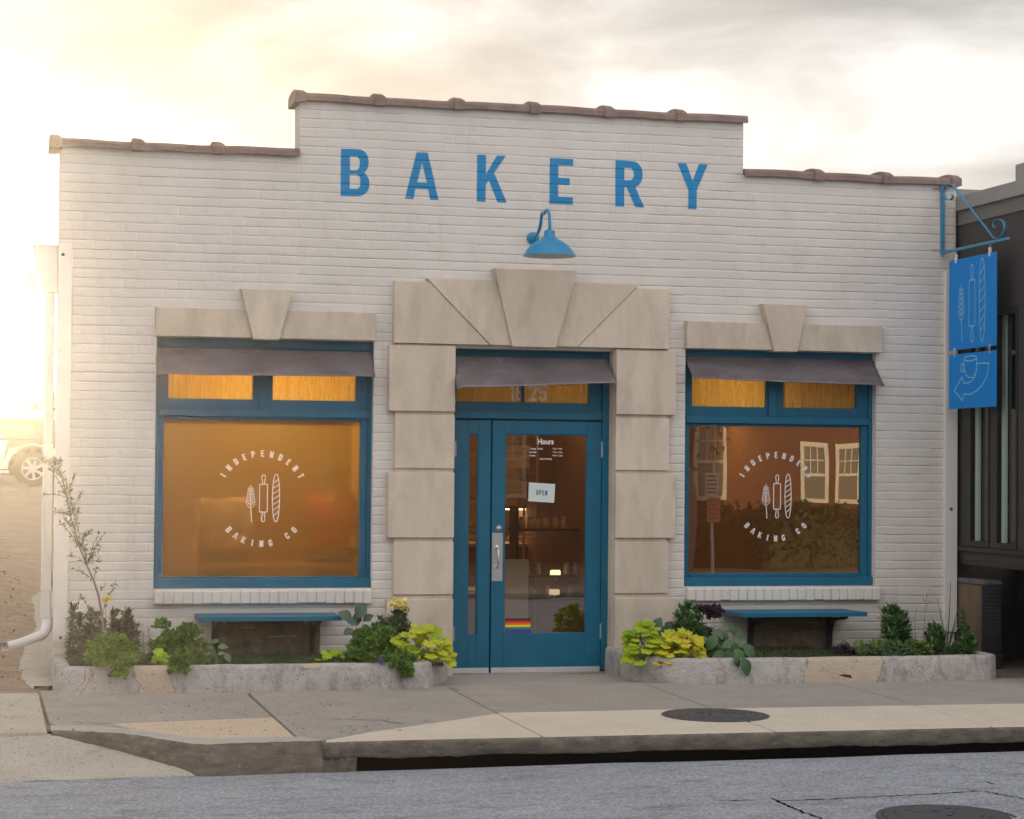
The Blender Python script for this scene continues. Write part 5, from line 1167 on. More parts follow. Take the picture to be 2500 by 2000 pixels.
for k in range(6): L_.add(HEU[k % 4], c+np.array([0, -.004*k, 0]), np.array([math.cos(k), 0, math.sin(k)]), np.array([0, -1, .2]), .024)
L_.build('petals', M['violet'], t); m = MB(); m.tube([c+np.array([0, .02, -.02]), c+np.array([0, .06, -.03])], .0015, 5, False); m.build('stalk', M['stem'], t)
# --- right planter
heuchera('lime leaved mound nearest the door at the left end of the right planter', 1570, 1538, -.9, .34, .27, 52, .09, M['limeg'], droop=1)
heuchera('yellow tinged lime leaved mound spilling over the right planter rim', 1662, 1560, -1.0, .42, .22, 56, .085, M['limey'], droop=1)
heuchera('lime green leaf cluster between the two mounds and the leafy bush', 1640, 1558, -.95, .22, .18, 18, .08, M['lime'], droop=1)
spires('dense dark green leafy bush against the wall left of the right bench', [(1660, 1665, 1482, -.4, 1.2), (1675, 1680, 1476, -.35, 1.3), (1690, 1700, 1484, -.4, 1.2), (1665, 1655, 1500, -.5, 1.2), (1700, 1706, 1505, -.45, 1.2), (1680, 1685, 1500, -.5, 1.2), (1670, 1672, 1520, -.6, 1.2), (1695, 1693, 1520, -.6, 1.2), (1715, 1712, 1530, -.6, 1.1), (1655, 1652, 1530, -.5, 1.1)], M['bush'], 'snapdragon_plant', 'plant', .075, 800)
broad('dark purplish green kale leaves behind the lime mound', 1615, 1570, -.45, [(1606, 1522, -.45, 70, .10), (1622, 1540, -.4, 40, .11), (1632, 1528, -.35, 60, .09), (1615, 1545, -.45, 120, .08)], M['kale'], 'kale_plant', 'plant', T_kale)
parsley('curly dark purple kale behind the right bench end', 1735, 1535, -.4, .18, .22, 1500, M['purple'], 'purple_kale', 'plant', spill=[(1716, 1487, -.4), (1724, 1492, -.4), (1744, 1488, -.4), (1750, 1494, -.4), (1735, 1500, -.4), (1742, 1506, -.4)], size=.03, group=None)
fern('feathery green fern between the purple kale and the right bench', 1765, 1560, -.5, [(2.6, 1.3, .2), (1.2, 1.5, .2), (.3, .9, .22), (2.9, .8, .2), (1.9, 1.6, .18), (-.3, .7, .2), (3.5, .9, .16)])
parsley('leafy green herb low between the dark bush and the broad leaves', 1715, 1575, -.8, .26, .12, 1500, M['bush'], 'herb_clump', size=.032)
BL = [(1738, 1568, -1., 235, .14), (1756, 1545, -.95, 160, .12), (1791, 1538, -.9, 120, .10), (1805, 1550, -.9, -5, .10), (1715, 1562, -.95, 190, .10), (1757, 1600, -1.1, 185, .14), (1795, 1585, -1.15, 270, .12), (1832, 1590, -1.1, -45, .15), (1808, 1600, -1.2, -50, .13), (1822, 1628, -1.27, -68, .15), (1782, 1598, -1.15, 230, .11), (1772, 1555, -.95, 85, .08), (1800, 1615, -1.24, -65, .10), (1775, 1572, -1., 200, .1), (1812, 1568, -1., 20, .08)]
broad('broad leaved green sorrel hanging over the right planter rim below the bench', 1785, 1600, -.95, BL, M['broad'], 'sorrel_plant', 'plant')
cover('low dark green creeping plants under the right bench', 5.95, 7.0, -1.12, -.08, 26000)
parsley('dark red leafy lettuce at the foot of the right bench bracket', 2058, 1592, -.85, .12, .07, 300, M['purple'], 'red_lettuce', 'plant', size=.045, group=None)
fern('yellow green fern right of the right bench bracket', 2090, 1590, -.8, [(2.8, 1.0, .28), (2.2, 1.4, .26), (.4, .8, .26), (1.2, 1.3, .24), (3.4, .6, .24), (-.2, .5, .26), (.1, .9, .28), (2.5, .7, .2)])
fern('pale green fern left of the round bush', 2150, 1590, -.75, [(2.8, 1.0, .22), (2.2, 1.4, .24), (.4, .8, .22), (1.2, 1.5, .24), (-.2, .5, .22), (1.6, 1.1, .24), (3.2, .9, .2)])
parsley('low mixed green thyme bed in front of the two ferns', 2170, 1600, -1., .5, .10, 3600, M['herb'], 'thyme_plant', size=.02)
spires('round dense leafy bush against the wall under the right window edge', [(2180, 2160, 1490, -.4, 1.3), (2185, 2175, 1484, -.35, 1.3), (2190, 2190, 1490, -.4, 1.3), (2195, 2205, 1505, -.4, 1.3), (2200, 2215, 1520, -.45, 1.2), (2180, 2165, 1515, -.5, 1.3), (2190, 2180, 1515, -.5, 1.3), (2195, 2195, 1520, -.5, 1.3), (2190, 2205, 1545, -.5, 1.2), (2185, 2175, 1545, -.6, 1.2)], M['bush'], 'leafy_bush', 'bush', .085, 800)
def twigs():
    t = plant('bare_twig_plant', 'two bare brown stalks right of the round bush', 'plant', tuple(W(2255, 1590, -.3)[:2])+(ZS,)); m = MB()
    for P_ in ([(2252, 1590), (2256, 1530), (2263, 1448)], [(2236, 1590), (2233, 1505), (2238, 1489)], [(2262, 1480), (2272, 1465)], [(2258, 1470), (2252, 1458)]): m.tube([W(*q_, -.3) for q_ in P_], .002, 5, False)
    m.build('stalks', M['dry'], t)
twigs()
spires('small leafy green bush between the bare stalks and the grass tuft', [(2280, 2272, 1530, -.6, 1.3), (2285, 2282, 1525, -.6, 1.3), (2290, 2295, 1532, -.6, 1.3), (2275, 2266, 1550, -.65, 1.2), (2290, 2300, 1552, -.65, 1.2), (2282, 2284, 1550, -.7, 1.3), (2280, 2275, 1570, -.8, 1.3), (2292, 2296, 1575, -.8, 1.3)], M['bush'], 'leafy_bush', 'bush', .07, 700)
parsley('low dark leafy plant with reddish tint at the foot of the bare stalks', 2235, 1590, -.8, .24, .08, 900, M['fern'], 'herb_clump', size=.035)
def grasst():
    b = W(2310, 1590, -.5); b = np.array([b[0], -.5, ZS]); t = plant('ornamental_grass', 'tuft of long thin grass blades in front of the white corner board', 'grass', tuple(b)); L_ = Leaves()
    for (ex, ey_) in [(2327, 1420), (2352, 1450), (2349, 1482), (2293, 1460), (2300, 1485), (2275, 1500), (2335, 1515)]:
        e = W(ex, ey_, -.5); d_ = e-b; L_.add(strip([.008, .009, .008, .006, .001], .08), b, d_, np.array([0, -1, .2]), np.linalg.norm(d_))
    for k in range(60): a = ru(0, 6.28); L_.add(T_blade, b+np.array([ru(-.03, .03), ru(-.03, .03), 0]), np.array([math.cos(a), math.sin(a)*.6, ru(.5, 1.6)]), np.array([0, -.3, 1]), ru(.12, .24))
    L_.build('blades', M['herb'], t)
grasst()
spires('upright mint like herb at the right end of the right planter', [(2352, 2350, 1494, -.6, 1.), (2360, 2362, 1530, -.7, 1.2), (2345, 2340, 1535, -.6, 1.1), (2365, 2372, 1550, -.8, 1.3), (2350, 2345, 1560, -.9, 1.3), (2372, 2378, 1570, -.9, 1.2), (2358, 2356, 1550, -.8, 1.3), (2340, 2332, 1575, -.9, 1.3)], M['bush'], 'mint_plant', 'herb', .045, 420, w=T_ovate)
cover('dark green creeping plants filling the right end of the right planter', 7.0, 7.95, -1.1, -.1, 16000, ZS, .05)
def weeds():
    L_ = Leaves()
    for (px, py) in [(1035, 1763), (1042, 1763), (1048, 1762), (838, 1790), (850, 1789), (860, 1788), (893, 1783)]:
        b = G(px, py)
        for k in range(14): L_.add(T_blade, b+np.array([ru(-.02, .02), ru(-.01, .01), 0]), rn(3)*.5+np.array([0, 0, 1]), np.array([0, -1, .2]), ru(.008, .03 if px > 1000 else .02))
    o = L_.build('weeds', M['parsley']); tag(o, 'tiny green weeds growing in the sidewalk joints', 'weeds', kind='stuff'); rebase(o, tuple(G(1035, 1763)))
cover('small mixed green seedlings filling the soil beside the left bench', 1.08, 1.78, -1.1, -.1, 16000, ZS, .07)
cover('small mixed green seedlings under the lime mound left of the door', 2.9, 3.55, -1.05, -.15, 14000, ZS, .07)
cover('small mixed green seedlings under the lime mounds right of the door', 5.25, 6.0, -1.08, -.1, 16000, ZS, .07)
weeds()
# leaf litter on the driveway, small dark debris on the sidewalk
def debris():
    L_ = Leaves(); n = 260
    P_ = np.array([G(px, py)+np.array([0, 0, .004]) for px, py in zip(ru(0, 1000, n), ru(1700, 1795, n))]); P_ = P_[(P_[:, 1] > -3.6) | (P_[:, 0] > 2.3)]
    L_.add(T_small, P_, rn(len(P_), 3)*np.array([1, 1, .1]), np.array([[0, 0, 1.]]*len(P_)), ru(.01, .03, len(P_)))
    o = L_.build('litter', M['soil']); tag(o, 'scattered dark crumbs and leaf bits on the sidewalk', 'litter', kind='stuff'); rebase(o, (1, -2, 0))
    L_ = Leaves(); n = 900; x = ru(-1.2, XL-.05, n); y = ru(-1., 12, n); P_ = np.stack([x, y, terr(x, y)+.012], -1)
    L_.add(T_small, P_, rn(n, 3)*np.array([1, 1, .15]), np.array([[0, 0, 1.]]*n)+rn(n, 3)*.2, ru(.02, .06, n))
    o = L_.build('leaf_litter', M['dry']); tag(o, 'dry leaves strewn over the driveway beside the building', 'leaf litter', kind='stuff'); rebase(o, (0, 1, 0))
debris()
# ------------------------------------------------------------------ downspout, left corner
t = thing('downspout', 'pale square downspout with tapered conductor head at the left side of the bakery', 'downspout', (W(116, 1200, .05)[0], .05, 0))
yd = .06; x0, x1 = W(104, 1200, yd)[0], W(128, 1200, yd)[0]; z0 = W(115, 1512, yd)[2]; z1 = W(115, 715, yd)[2]
m = MB(); m.box(x0, x1, yd, yd+.075, z0, z1, .008)
for k in range(3): xx = x0+(x1-x0)*(k+.5)/3; m.box(xx-.006, xx+.006, yd-.004, yd, z0+.01, z1-.01, .002)
m.build('pipe', M['trim'], t)
for py in (1088, 1437): z = W(115, py, yd)[2]; m = MB(); m.box(x0-.004, x1+.004, yd-.007, yd+.08, z-.012, z+.012, .002); m.build('strap', M['trim'], t)
e = [(116, 1512, yd), (115, 1530, yd-.01), (105, 1548, yd-.05), (80, 1560, yd-.14), (45, 1572, yd-.26), (12, 1580, yd-.36)]; E_ = dense([W(*q_) for q_ in e], 4); E_[:, 1] += .037
w_h = (x1-x0)/2; V = []
for i, q_ in enumerate(E_):
    d_ = E_[min(i+1, len(E_)-1)]-E_[max(i-1, 0)]; d_ /= np.linalg.norm(d_); s = np.cross(d_, [.35, .93, 0]); s /= np.linalg.norm(s); u = np.cross(s, d_)
    for a, b in ((-1, -1), (1, -1), (1, 1), (-1, 1)): V.append(q_+s*w_h*a*(.9)+u*.037*b)
fs = [(i*4+j, i*4+(j+1) % 4, (i+1)*4+(j+1) % 4, (i+1)*4+j) for i in range(len(E_)-1) for j in range(4)]
npmesh('elbow', V, fs, M['trim'], t)
hx0 = W(83, 604, .1)[0]; hz = W(83, 604, .1)[2]; hzb = W(100, 715, .1)[2]; hx1 = XL-.006; m = MB()
P_ = [(hx0, hz), (hx1, hz), (hx1, hzb), (x0-.004, hzb), (hx0+.012, hz-.10)]; m.prism(P_, .04, .20, .004); m.box(hx0-.008, hx1, .032, .208, hz, hz+.018, .003); m.build('conductor_head', M['trim'], t)
# ------------------------------------------------------------------ dark neighbour on the right
XN = 8.315
M['dark'] = mat('dark_paint', (.032, .029, .027), .7, (.055, .050, .046), 6, bump=.4, bs=50); M['fascia'] = mat('grey_fascia', (.24, .235, .215), .7, (.30, .29, .27), 5); M['fascia2'] = mat('brown_soffit', (.16, .15, .135), .75)
M['darkmetal'] = mat('bronze_frame', (.012, .010, .009), .4)
nb = thing('dark_shop_building', 'dark painted shop building with tall narrow windows at the right edge', 'building', (XN+.5, -1, 0))
m = MB(); m.box(XN, XN+.3, -1.45, .3, .86, 1.02); m.box(XN, XN+.3, -1.45, .3, 3.02, 3.80)
WY = [(-.23, -.545), (-.72, -1.045)]
ys = [.3]; 
for a, b in WY: ys += [a+.03, b-.03]
ys.append(-1.45)
for k in range(0, len(ys), 2): m.box(XN+.0, XN+.3, ys[k+1], ys[k], 1.0205, 3.0195)
m.box(XN+.7, XN+.9, -1.45, .3, -.2, .858); m.box(XN, XN+.9, -1.50, -1.455, -.2, 3.8)
m.box(XN, XN+7, .305, 6, -.2, 3.8); m.box(XN+.31, XN+7, -1.45, .3, 3.0, 3.8); m.build('wall', M['dark'], nb)
m = MB(); m.box(XN-.035, XN+7.2, -1.62, .45, 3.925, 4.04); m.box(XN-.05, XN+7.2, -1.64, .46, 3.912, 3.924, .002); fa = m.build('fascia', M['fascia'], nb)
m = MB(); m.box(XN-.012, XN+7.1, -1.58, .44, 3.79, 3.911); m.build('soffit', M['fascia2'], nb)
m = MB(); m.box(XN+.05, XN+6, .5, 5.5, 4.0, 4.18); m.box(XN+.06, XN+.12, -.9, -1.1, 4.04, 4.2); m.build('roof', M['fascia'], nb)
GN = glassmat('neighbour_glass', .06, tint=(.5, .56, .5)); M['blind'] = mat('grey_green_blind', (.35, .39, .34), .7, (.42, .46, .40), 3); M['reveal'] = mat('pale_green_reveal', (.30, .40, .34), .6)
for a, b in WY:
    f = MB()
    for y0, y1, za, zc in ((a, a+.028, 1.021, 3.019), (b-.028, b, 1.021, 3.019)): f.box(XN-.012, XN+.12, y0, y1, za, zc, .003)
    f.box(XN-.012, XN+.12, b+.0005, a-.0005, 1.021, 1.07, .003); f.box(XN-.012, XN+.12, b+.0005, a-.0005, 2.96, 3.019, .003); fo = f.build('window_frame', M['darkmetal'], nb)
    g = MB(); g.box(XN+.05, XN+.054, b, a, 1.07, 2.96, 0); g.build('window_pane', GN, fo)
    g = MB(); g.box(XN+.10, XN+.11, b, a-.08, 1.07, 2.96, 0); g.build('blind', M['blind'], fo)
    g = MB(); g.box(XN+.02, XN+.045, a-.09, a-.028, 1.071, 2.959, .001); g.build('window_reveal', M['reveal'], fo)
m = MB(); m.box(XN-.03, XN+.06, -1.45, .3, .98, 1.018); m.box(XN-.012, XN+.06, -1.45, .3, .865, .905); m.build('sill', M['darkmetal'], nb)
lw = thing('low_pier', 'low brick pier, black in front and raw brown at the side, right of the bakery', 'pier', (XN+.09, -.24, 0))
ytp = W(2430, 1420, -.46)[2]; m = MB(); m.box(XN-.015, XN+.16, -.445, -.001, -.05, ytp-.035, .006); m.build('brick_core', M['rawbrick'], lw)
V = []; fs = []; m = MB()
for k in range(18):
    z0_ = .12+k*(ytp-.16)/18; m.box(XN-.012, XN+.165, -.462, -.446, z0_, z0_+(ytp-.16)/18-.004, .003)
m.box(XN-.02, XN+.175, -.475, -.4465, -.05, .118, .006); M['blackbrick'] = mat('black_brick_paint', (.018, .019, .024), .55, (.03, .031, .038), 9, bump=.5, bs=60); m.build('painted_face', M['blackbrick'], lw)
m = MB(); m.box(XN-.022, XN+.175, -.475, .02-.021, ytp-.034, ytp+.012, .012); m.build('cap', mat('pier_cap', (.06, .06, .07), .7, (.16, .15, .15), 14, bump=1., bs=40), lw)
# ------------------------------------------------------------------ beyond the driveway: delivery van, thin trees, hedge
def tz_(x, y): return float(terr(np.array(float(x)), np.array(float(y))))
yv = 30.; wxc = W(80, 1150, yv); gz0 = tz_(wxc[0], yv); rw = .375
van = thing('delivery_van', 'green and white delivery van with pale roof and spoked wheel parked up the driveway', 'van', (wxc[0]-1.2, yv+.9, gz0))
M['vanw'] = mat('van_white', (.62, .60, .56), .3, coat=.5); M['vang'] = mat('van_green', (.07, .075, .03), .3, coat=.5); M['tyre'] = mat('tyre', (.02, .018, .016), .85); M['glassd'] = mat('van_glass', (.02, .02, .02), .08)
xr, xl = wxc[0]+1.35, wxc[0]-3.6; zg = gz0
def vanside(zlo, zhi, inset_=0): 
    P_ = []
    return P_
wheels = [wxc[0], wxc[0]-2.9]
def body(zlo, zhi, arches, name, m_):
    mb = MB(); P_ = [(xl, zhi), (xr, zhi), (xr, zlo)]
    for cx_ in sorted(wheels, reverse=True):
        if arches:
            for a in np.linspace(0, 180, 13):
                z_ = zg+.36+.50*math.sin(math.radians(a)); 
                if z_ >= zlo: P_.append((cx_+.52*math.cos(math.radians(a)), min(z_, zhi-.02)))
    P_.append((xl, zlo)); mb.prism(P_, yv, yv+1.85, .02); return mb.build(name, m_, van)
body(zg+.28, zg+.98, True, 'lower_body', M['vanw']); 
mb = MB(); mb.prism([(xl, zg+.983), (xr, zg+.983), (xr-.02, zg+1.42), (xl+.05, zg+1.42)], yv+.01, yv+1.84, .02); ub = mb.build('upper_body', M['vang'], van)
mb = MB(); mb.prism([(wxc[0]-.62, zg+.5), (wxc[0]-.52, zg+.981), (xr+.004, zg+.981), (xr+.004, zg+.5), (wxc[0]+.60, zg+.5), (wxc[0]+.5, zg+.8), (wxc[0], zg+.92), (wxc[0]-.5, zg+.8)], yv-.004, yv+.05, .002); mb.build('rear_quarter', M['vang'], van)
mb = MB(); mb.prism([(xl+.05, zg+1.425), (xr-.02, zg+1.425), (xr-.03, zg+1.62), (xl+.1, zg+1.62)], yv+.012, yv+1.83, .03); mb.build('roof', M['vanw'], van)
mb = MB(); mb.box(wheels[1]+.45, wheels[0]-.5, yv-.02, yv, zg+.28, zg+.34); mb.build('running_board', M['vanw'], van)
for cx_ in wheels:
    for yy in (yv+.02, yv+1.65):
        mb = MB(); mb.lathe([(.001, yy+.2), (rw-.03, yy+.2), (rw, yy+.17), (rw, yy+.03), (rw-.03, yy), (.24, yy-.002), (.235, yy+.03), (.001, yy+.03)], (cx_, 0, zg+rw), 36, 'Y'); ty = mb.build('wheel', M['tyre'], van)
        if yy < yv+1:
            mb = MB(); mb.lathe([(.235, yy+.02), (.24, yy-.012), (.222, yy-.014), (.215, yy+.02)], (cx_, 0, zg+rw), 36, 'Y')
            mb.lathe([(.001, yy-.02), (.06, yy-.018), (.075, yy+.01), (.075, yy+.03)], (cx_, 0, zg+rw), 20, 'Y')
            for k in range(7):
                a = 2*math.pi*k/7+.3; c_, s_n = math.cos(a), math.sin(a); P_ = [(cx_+r*c_-w__*s_n, zg+rw+r*s_n+w__*c_) for r, w__ in ((.06, -.028), (.22, -.015), (.22, .045), (.06, .028))]; mb.prism(P_, yy-.013, yy+.015, .003)
            mb.build('rim', mat('rim_silver', (.6, .58, .55), .35, metal=.3) if 'rim' not in M else M['rim'], ty)
tx = bfont('Town Delivery', 1., 1., lambda x, z: (x, 0, z), .01); vx = np.array(tx.v); xa_, xb_ = W(-52, 1055, yv)[0], W(82, 1055, yv)[0]; zb_t = zg+1.19
sc_ = (xb_-xa_)/(vx[:, 0].max()); tx.v = [(xa_+x*sc_, yv+.004, zb_t+z*sc_) for x, _, z in tx.v]
M['vtext'] = mat('van_lettering', (.5, .48, .36), .5); tx.build('lettering', M['vtext'], ub)
tx = bfont('.com', 1., 1., lambda x, z: (x, 0, z), .01); vx = np.array(tx.v); xa_, xb_ = W(-14, 1075, yv)[0], W(15, 1075, yv)[0]; sc_ = (xb_-xa_)/(vx[:, 0].max()); tx.v = [(xa_+x*sc_, yv+.004, zg+1.03+z*sc_) for x, _, z in tx.v]; tx.build('lettering', M['vtext'], ub)
M['treeleaf'] = mat('tree_leaf', (.05, .07, .02), .6, island=[(0, (.03, .045, .012)), (1, (.09, .11, .03))], transl=.35)
M['hedgeleaf'] = mat('hedge_leaf', (.07, .1, .02), .6, island=[(0, (.04, .06, .015)), (.6, (.10, .12, .02)), (1, (.22, .2, .04))], transl=.5)
def thintree(label, tp, y, tuft, tr=.05):
    P_ = [W(*q_, y) for q_ in tp]; b = P_[0].copy(); b[2] = tz_(b[0], y)-.1; t = thing('thin_tree', label, 'tree', tuple(b), 'thin trees beyond the driveway'); m = MB(); pts = dense([b]+P_[1:], 4); m.tube(pts, np.linspace(tr, tr*.25, len(pts)).tolist(), 6); L_ = Leaves()
    for (a, c, r, n) in tuft:
        q_ = W(a, c, y); k = min(range(len(pts)), key=lambda i: np.linalg.norm(pts[i]-q_)+abs(pts[i][2]-q_[2]+.3)); 
        for j in range(7):
            e = q_+rn(3)*r*.8; m.tube([pts[k], (pts[k]+e)/2+rn(3)*.05, e], [tr*.3, tr*.2, tr*.1], 4, False)
        L_.add(T_ovate, q_+rn(n, 3)*r, rn(n, 3), rn(n, 3), ru(.10, .20, n))
    m.build('trunk', M['bark'], t); L_.build('crown', M['treeleaf'], t)
thintree('spindly tree with a single leaf tuft left of the building', [(78, 1040), (74, 850), (70, 790), (76, 740), (78, 722), (92, 680)], 42., [(68, 715, .17, 150), (72, 702, .16, 120), (93, 715, .12, 40), (62, 668, .14, 14), (86, 655, .1, 10), (76, 765, .10, 12), (60, 720, .2, 40)])
thintree('low sparse tree at the left picture edge', [(2, 1040), (4, 900), (6, 840), (10, 800)], 44., [(6, 830, .30, 90), (12, 812, .2, 50), (-12, 790, .3, 70), (18, 845, .2, 14)])
def hedge_mass(name, label, x0, x1, y0, y1, z0, ztop, n, m_, s=.14, kind='stuff'):
    L_ = Leaves(); x = ru(x0, x1, n); y = ru(y0, y1, n); top = ztop+.35*(ztop-z0)*.35*h_noise(x*.45, y*.3)+.12*h_noise(x*2.3, y); u = ru(0, 1, n)**.6
    P_ = np.stack([x, y, z0+(top-z0)*u], -1); L_.add(T_ovate, P_, rn(n, 3), rn(n, 3)+np.array([0, -.3, .5]), ru(s*.5, s*1.3, n)); o = L_.build(name, m_); tag(o, label, 'hedge', kind=kind); return rebase(o, ((x0+x1)/2, (y0+y1)/2, z0))
hedge_mass('tree_line', 'leafy tree line glowing in the sun behind the van', -42, 16, 47, 50, 1.2, 3.7, 46000, M['hedgeleaf'], .38)
# ------------------------------------------------------------------ inside the shop
M['ochre'] = mat('ochre_wall', (.62, .40, .17), .8, (.68, .45, .2), 2.); M['wood'] = mat('wood_floor', (.20, .11, .05), .6, (.28, .16, .07), 4, (1, 6, 1)); M['kraft'] = mat('kraft_box', (.45, .30, .14), .8, (.52, .35, .17), 5)
xi0, xi1 = XL+.62, XR-.28
m = MB(); m.box(xi0-.05, xi1, .302, 7.0, -.05, .0); m.build('shop_floor', M['wood'], building)
m = MB(); m.box(xi0-.06, xi0, .302, 7, 0.001, 2.9); m.box(xi0-.06, xi1, 6.6, 6.7, 0.001, 2.9); m.box(xi1-.05, xi1, .302, 6.6, .001, 2.9); m.box(xi0-.06, xi1, .302, 6.7, 2.901, 2.948)
m.box(LWX1+.2, LWX1+.28, .302, 2.2, .001, 2.9); m.build('inner_wall', M['ochre'], building)
m = MB(); m.box(RWX0-.35, RWX0-.27, .302, 4.3, .001, 2.9); m.build('partition', mat('brown_partition', (.20, .11, .055), .7, (.28, .16, .08), 3), building)
def pendant(x, y, z, power, label):
    t = thing('pendant_lamp', label, 'lamp', (x, y, z), 'lit pendant lamps inside the shop'); m = MB(); m.lathe([(.02, z+.2), (.03, z+.17), (.14, z+.02), (.15, z), (.145, z), (.025, z+.15)], (x, y, 0), 24); m.tube([(x, y, z+.2), (x, y, 2.9)], .005, 6); m.build('shade', M['black'], t)
    m = MB(); m.lathe([(.001, z-.02), (.03, z-.01), (.045, z+.03), (.035, z+.07), (.015, z+.1)], (x, y, 0), 16); m.build('bulb', emis('bulb_glow', (1, .62, .25), 14), t, True)
    l = bpy.data.lights.new('pendant_light', 'POINT'); l.energy = power; l.color = (1, .56, .15); l.shadow_soft_size = .12; o = bpy.data.objects.new('pendant_light', l); COL.objects.link(o); o.location = (0, 0, -.06); o.parent = t
pendant(2.3, 1.1, 2.52, 44, 'lit pendant lamp behind the left window'); pendant(2.9, 4.2, 2.3, 14, 'lit pendant lamp at the back of the left room')
pendant(5.0, 1.6, 2.52, 13, 'lit pendant lamp inside behind the door'); pendant(6.3, .75, 2.52, 9, 'lit pendant lamp behind the right window'); pendant(7.4, 4.6, 2.3, 4, 'lit pendant lamp at the back of the right room')
# rack of boxes seen through the door
rk = thing('baker_rack', 'wire rack stacked with kraft boxes seen through the top left of the door glass', 'rack', (4.75, 3., 0)); m = MB()
for x in (4.3, 5.28):
    for y in (2.8, 3.3): m.tube([(x, y, 0), (x, y, 2.1)], .012, 8)
m.build('posts', M['metal'], rk)
for z in (.5, 1.02, 1.36, 1.64, 1.98):
    m = MB()
    for k in range(9): m.tube([(4.3, 2.8+k*.0625, z), (5.28, 2.8+k*.0625, z)], .004, 5)
    m.tube([(4.3, 2.79, z-.03), (5.28, 2.79, z-.03)], .005, 5); m.build('shelf', M['metal'], rk)
bx0 = None
for i, (x, z, hh) in enumerate([(4.62, 1.375, .05), (4.62, 1.43, .05), (4.62, 1.485, .05), (4.62, 1.54, .05), (5.02, 1.375, .05), (5.02, 1.43, .05), (5.02, 1.485, .05), (5.05, 1.655, .07), (5.05, 1.73, .07), (5.05, 1.805, .07), (4.65, 1.655, .07), (4.65, 1.73, .07), (5.0, 1.035, .06), (5.0, 1.10, .06), (4.6, 1.035, .06)]):
    sh_ = {1.375: 'lower', 1.43: 'lower', 1.485: 'lower', 1.54: 'lower'}.get(z, 'upper' if z > 1.6 else 'bottom')
    t = thing('kraft_box', 'flat kraft box on the %s shelf of the rack, %s stack' % (sh_, 'right' if x > 4.9 else 'left'), 'box', (x, 3.03, z), 'kraft boxes on the %s shelf, %s stack' % (sh_, 'right' if x > 4.9 else 'left')); m = MB(); m.box(x-.19, x+.17, 2.85, 3.25, z, z+hh-.004, .002); m.build('carton', M['kraft'], t)
    m = MB(); m.box(x-.192, x+.172, 2.848, 3.252, z+hh*.55, z+hh, .002); m.v = [(a, b, c+.0005) for a, b, c in m.v]; m.build('lid', M['kraft'], t)
ct = thing('service_counter', 'wooden service counter inside the door with a pastry case', 'counter', (5.8, 4.2, 0)); m = MB(); m.box(4.6, 6.0, 3.9, 4.5, 0, .86); m.build('base', M['wood'], ct); m = MB(); m.box(4.55, 6.05, 3.85, 4.55, .862, .9); m.build('top', M['kraft'], ct)
pc = thing('pastry_case', 'lit glass pastry case standing on the counter', 'display case', (5.5, 4.15, .9)); m = MB()
for x in (5.15, 5.95):
    for y in (3.95, 4.4): m.box(x-.01, x+.01, y-.01, y+.01, .901, 1.25, .001)
m.box(5.14, 5.96, 3.94, 4.41, 1.25, 1.27); m.build('frame', M['metal'], pc); m = MB(); m.box(5.16, 5.94, 3.96, 4.39, 1.235, 1.249); m.build('strip_light', emis('case_light', (1, .7, .35), 5), pc)
for k in range(5):
    x = 5.24+.15*k; t = thing('bread_loaf', ('round loaf', 'long loaf', 'dark loaf', 'small loaf', 'tall loaf')[k]+' in the pastry case', 'bread', (x, 4.15, .905)); m = MB()
    pr_ = [(.001, .02), (.05, .005), (.062, .03), (.055, .06), (.03, .08+.01*k), (.001, .085+.01*k)]; m.lathe([(r, .902+z) for r, z in pr_], (x, 4.15, 0), 16); m.build('crust', M['kraft'], t, True)
ds = thing('display_shelf', 'narrow dark shelf with lit jars seen through the lower right of the door glass', 'shelf', (5.2, 2.1, 0)); m = MB()
for z in (.45, .66, 1.08): m.box(4.86, 5.55, 1.95, 2.25, z, z+.02, .002)
for x in (4.88, 5.53): m.box(x-.01, x+.01, 1.96, 2.24, 0.001, 1.3, .002)
m.build('frame', M['black'], ds)
M['jar'] = mat('jar_glass', (.55, .36, .16), .08, coat=1.)
for k, (x, z) in enumerate([(4.95, 1.10), (5.03, 1.10), (5.10, 1.10), (5.18, 1.10), (5.27, 1.10), (5.35, 1.10), (5.0, .68), (5.1, .68), (5.38, .68), (5.47, .68), (5.05, .47), (5.2, .47), (5.42, .47)]):
    t = thing('glass_jar', 'small amber glass jar on the %s board of the display shelf' % ('top' if z > 1 else 'middle' if z > .6 else 'bottom'), 'jar', (x, 2.08, z), 'amber jars on the %s board' % ('top' if z > 1 else 'middle' if z > .6 else 'bottom')); m = MB(); m.lathe([(.001, z+.001), (.03, z+.001), (.032, z+.01), (.032, z+.07), (.022, z+.085), (.022, z+.095)], (x, 2.08, 0), 14); m.build('jar_body', M['jar'], t, True)
    m = MB(); m.lathe([(.025, z+.094), (.025, z+.11), (.001, z+.111)], (x, 2.08, 0), 14); m.build('lid', M['metal'], t)
for k, (px, py) in enumerate([(1356, 1400), (1354, 1447)]):
    c = W(px, py, 2.0); t = thing('table_lamp', ('upper', 'lower')[k]+' small lit lamp glowing among the jars behind the door glass', 'lamp', (c[0], 2.0, c[2]-.05)); m = MB(); m.box(c[0]-.045, c[0]+.045, 1.98, 2.03, c[2]-.022, c[2]+.03, .008); m.build('lamp_glass', emis('lamp_glow_%d' % k, (1, .72, .4), (2.2, .7)[k]), t)
    m = MB(); m.box(c[0]-.008, c[0]+.008, 1.99, 2.01, c[2]-.06, c[2]-.023, .002); m.build('stem', M['metal'], t)
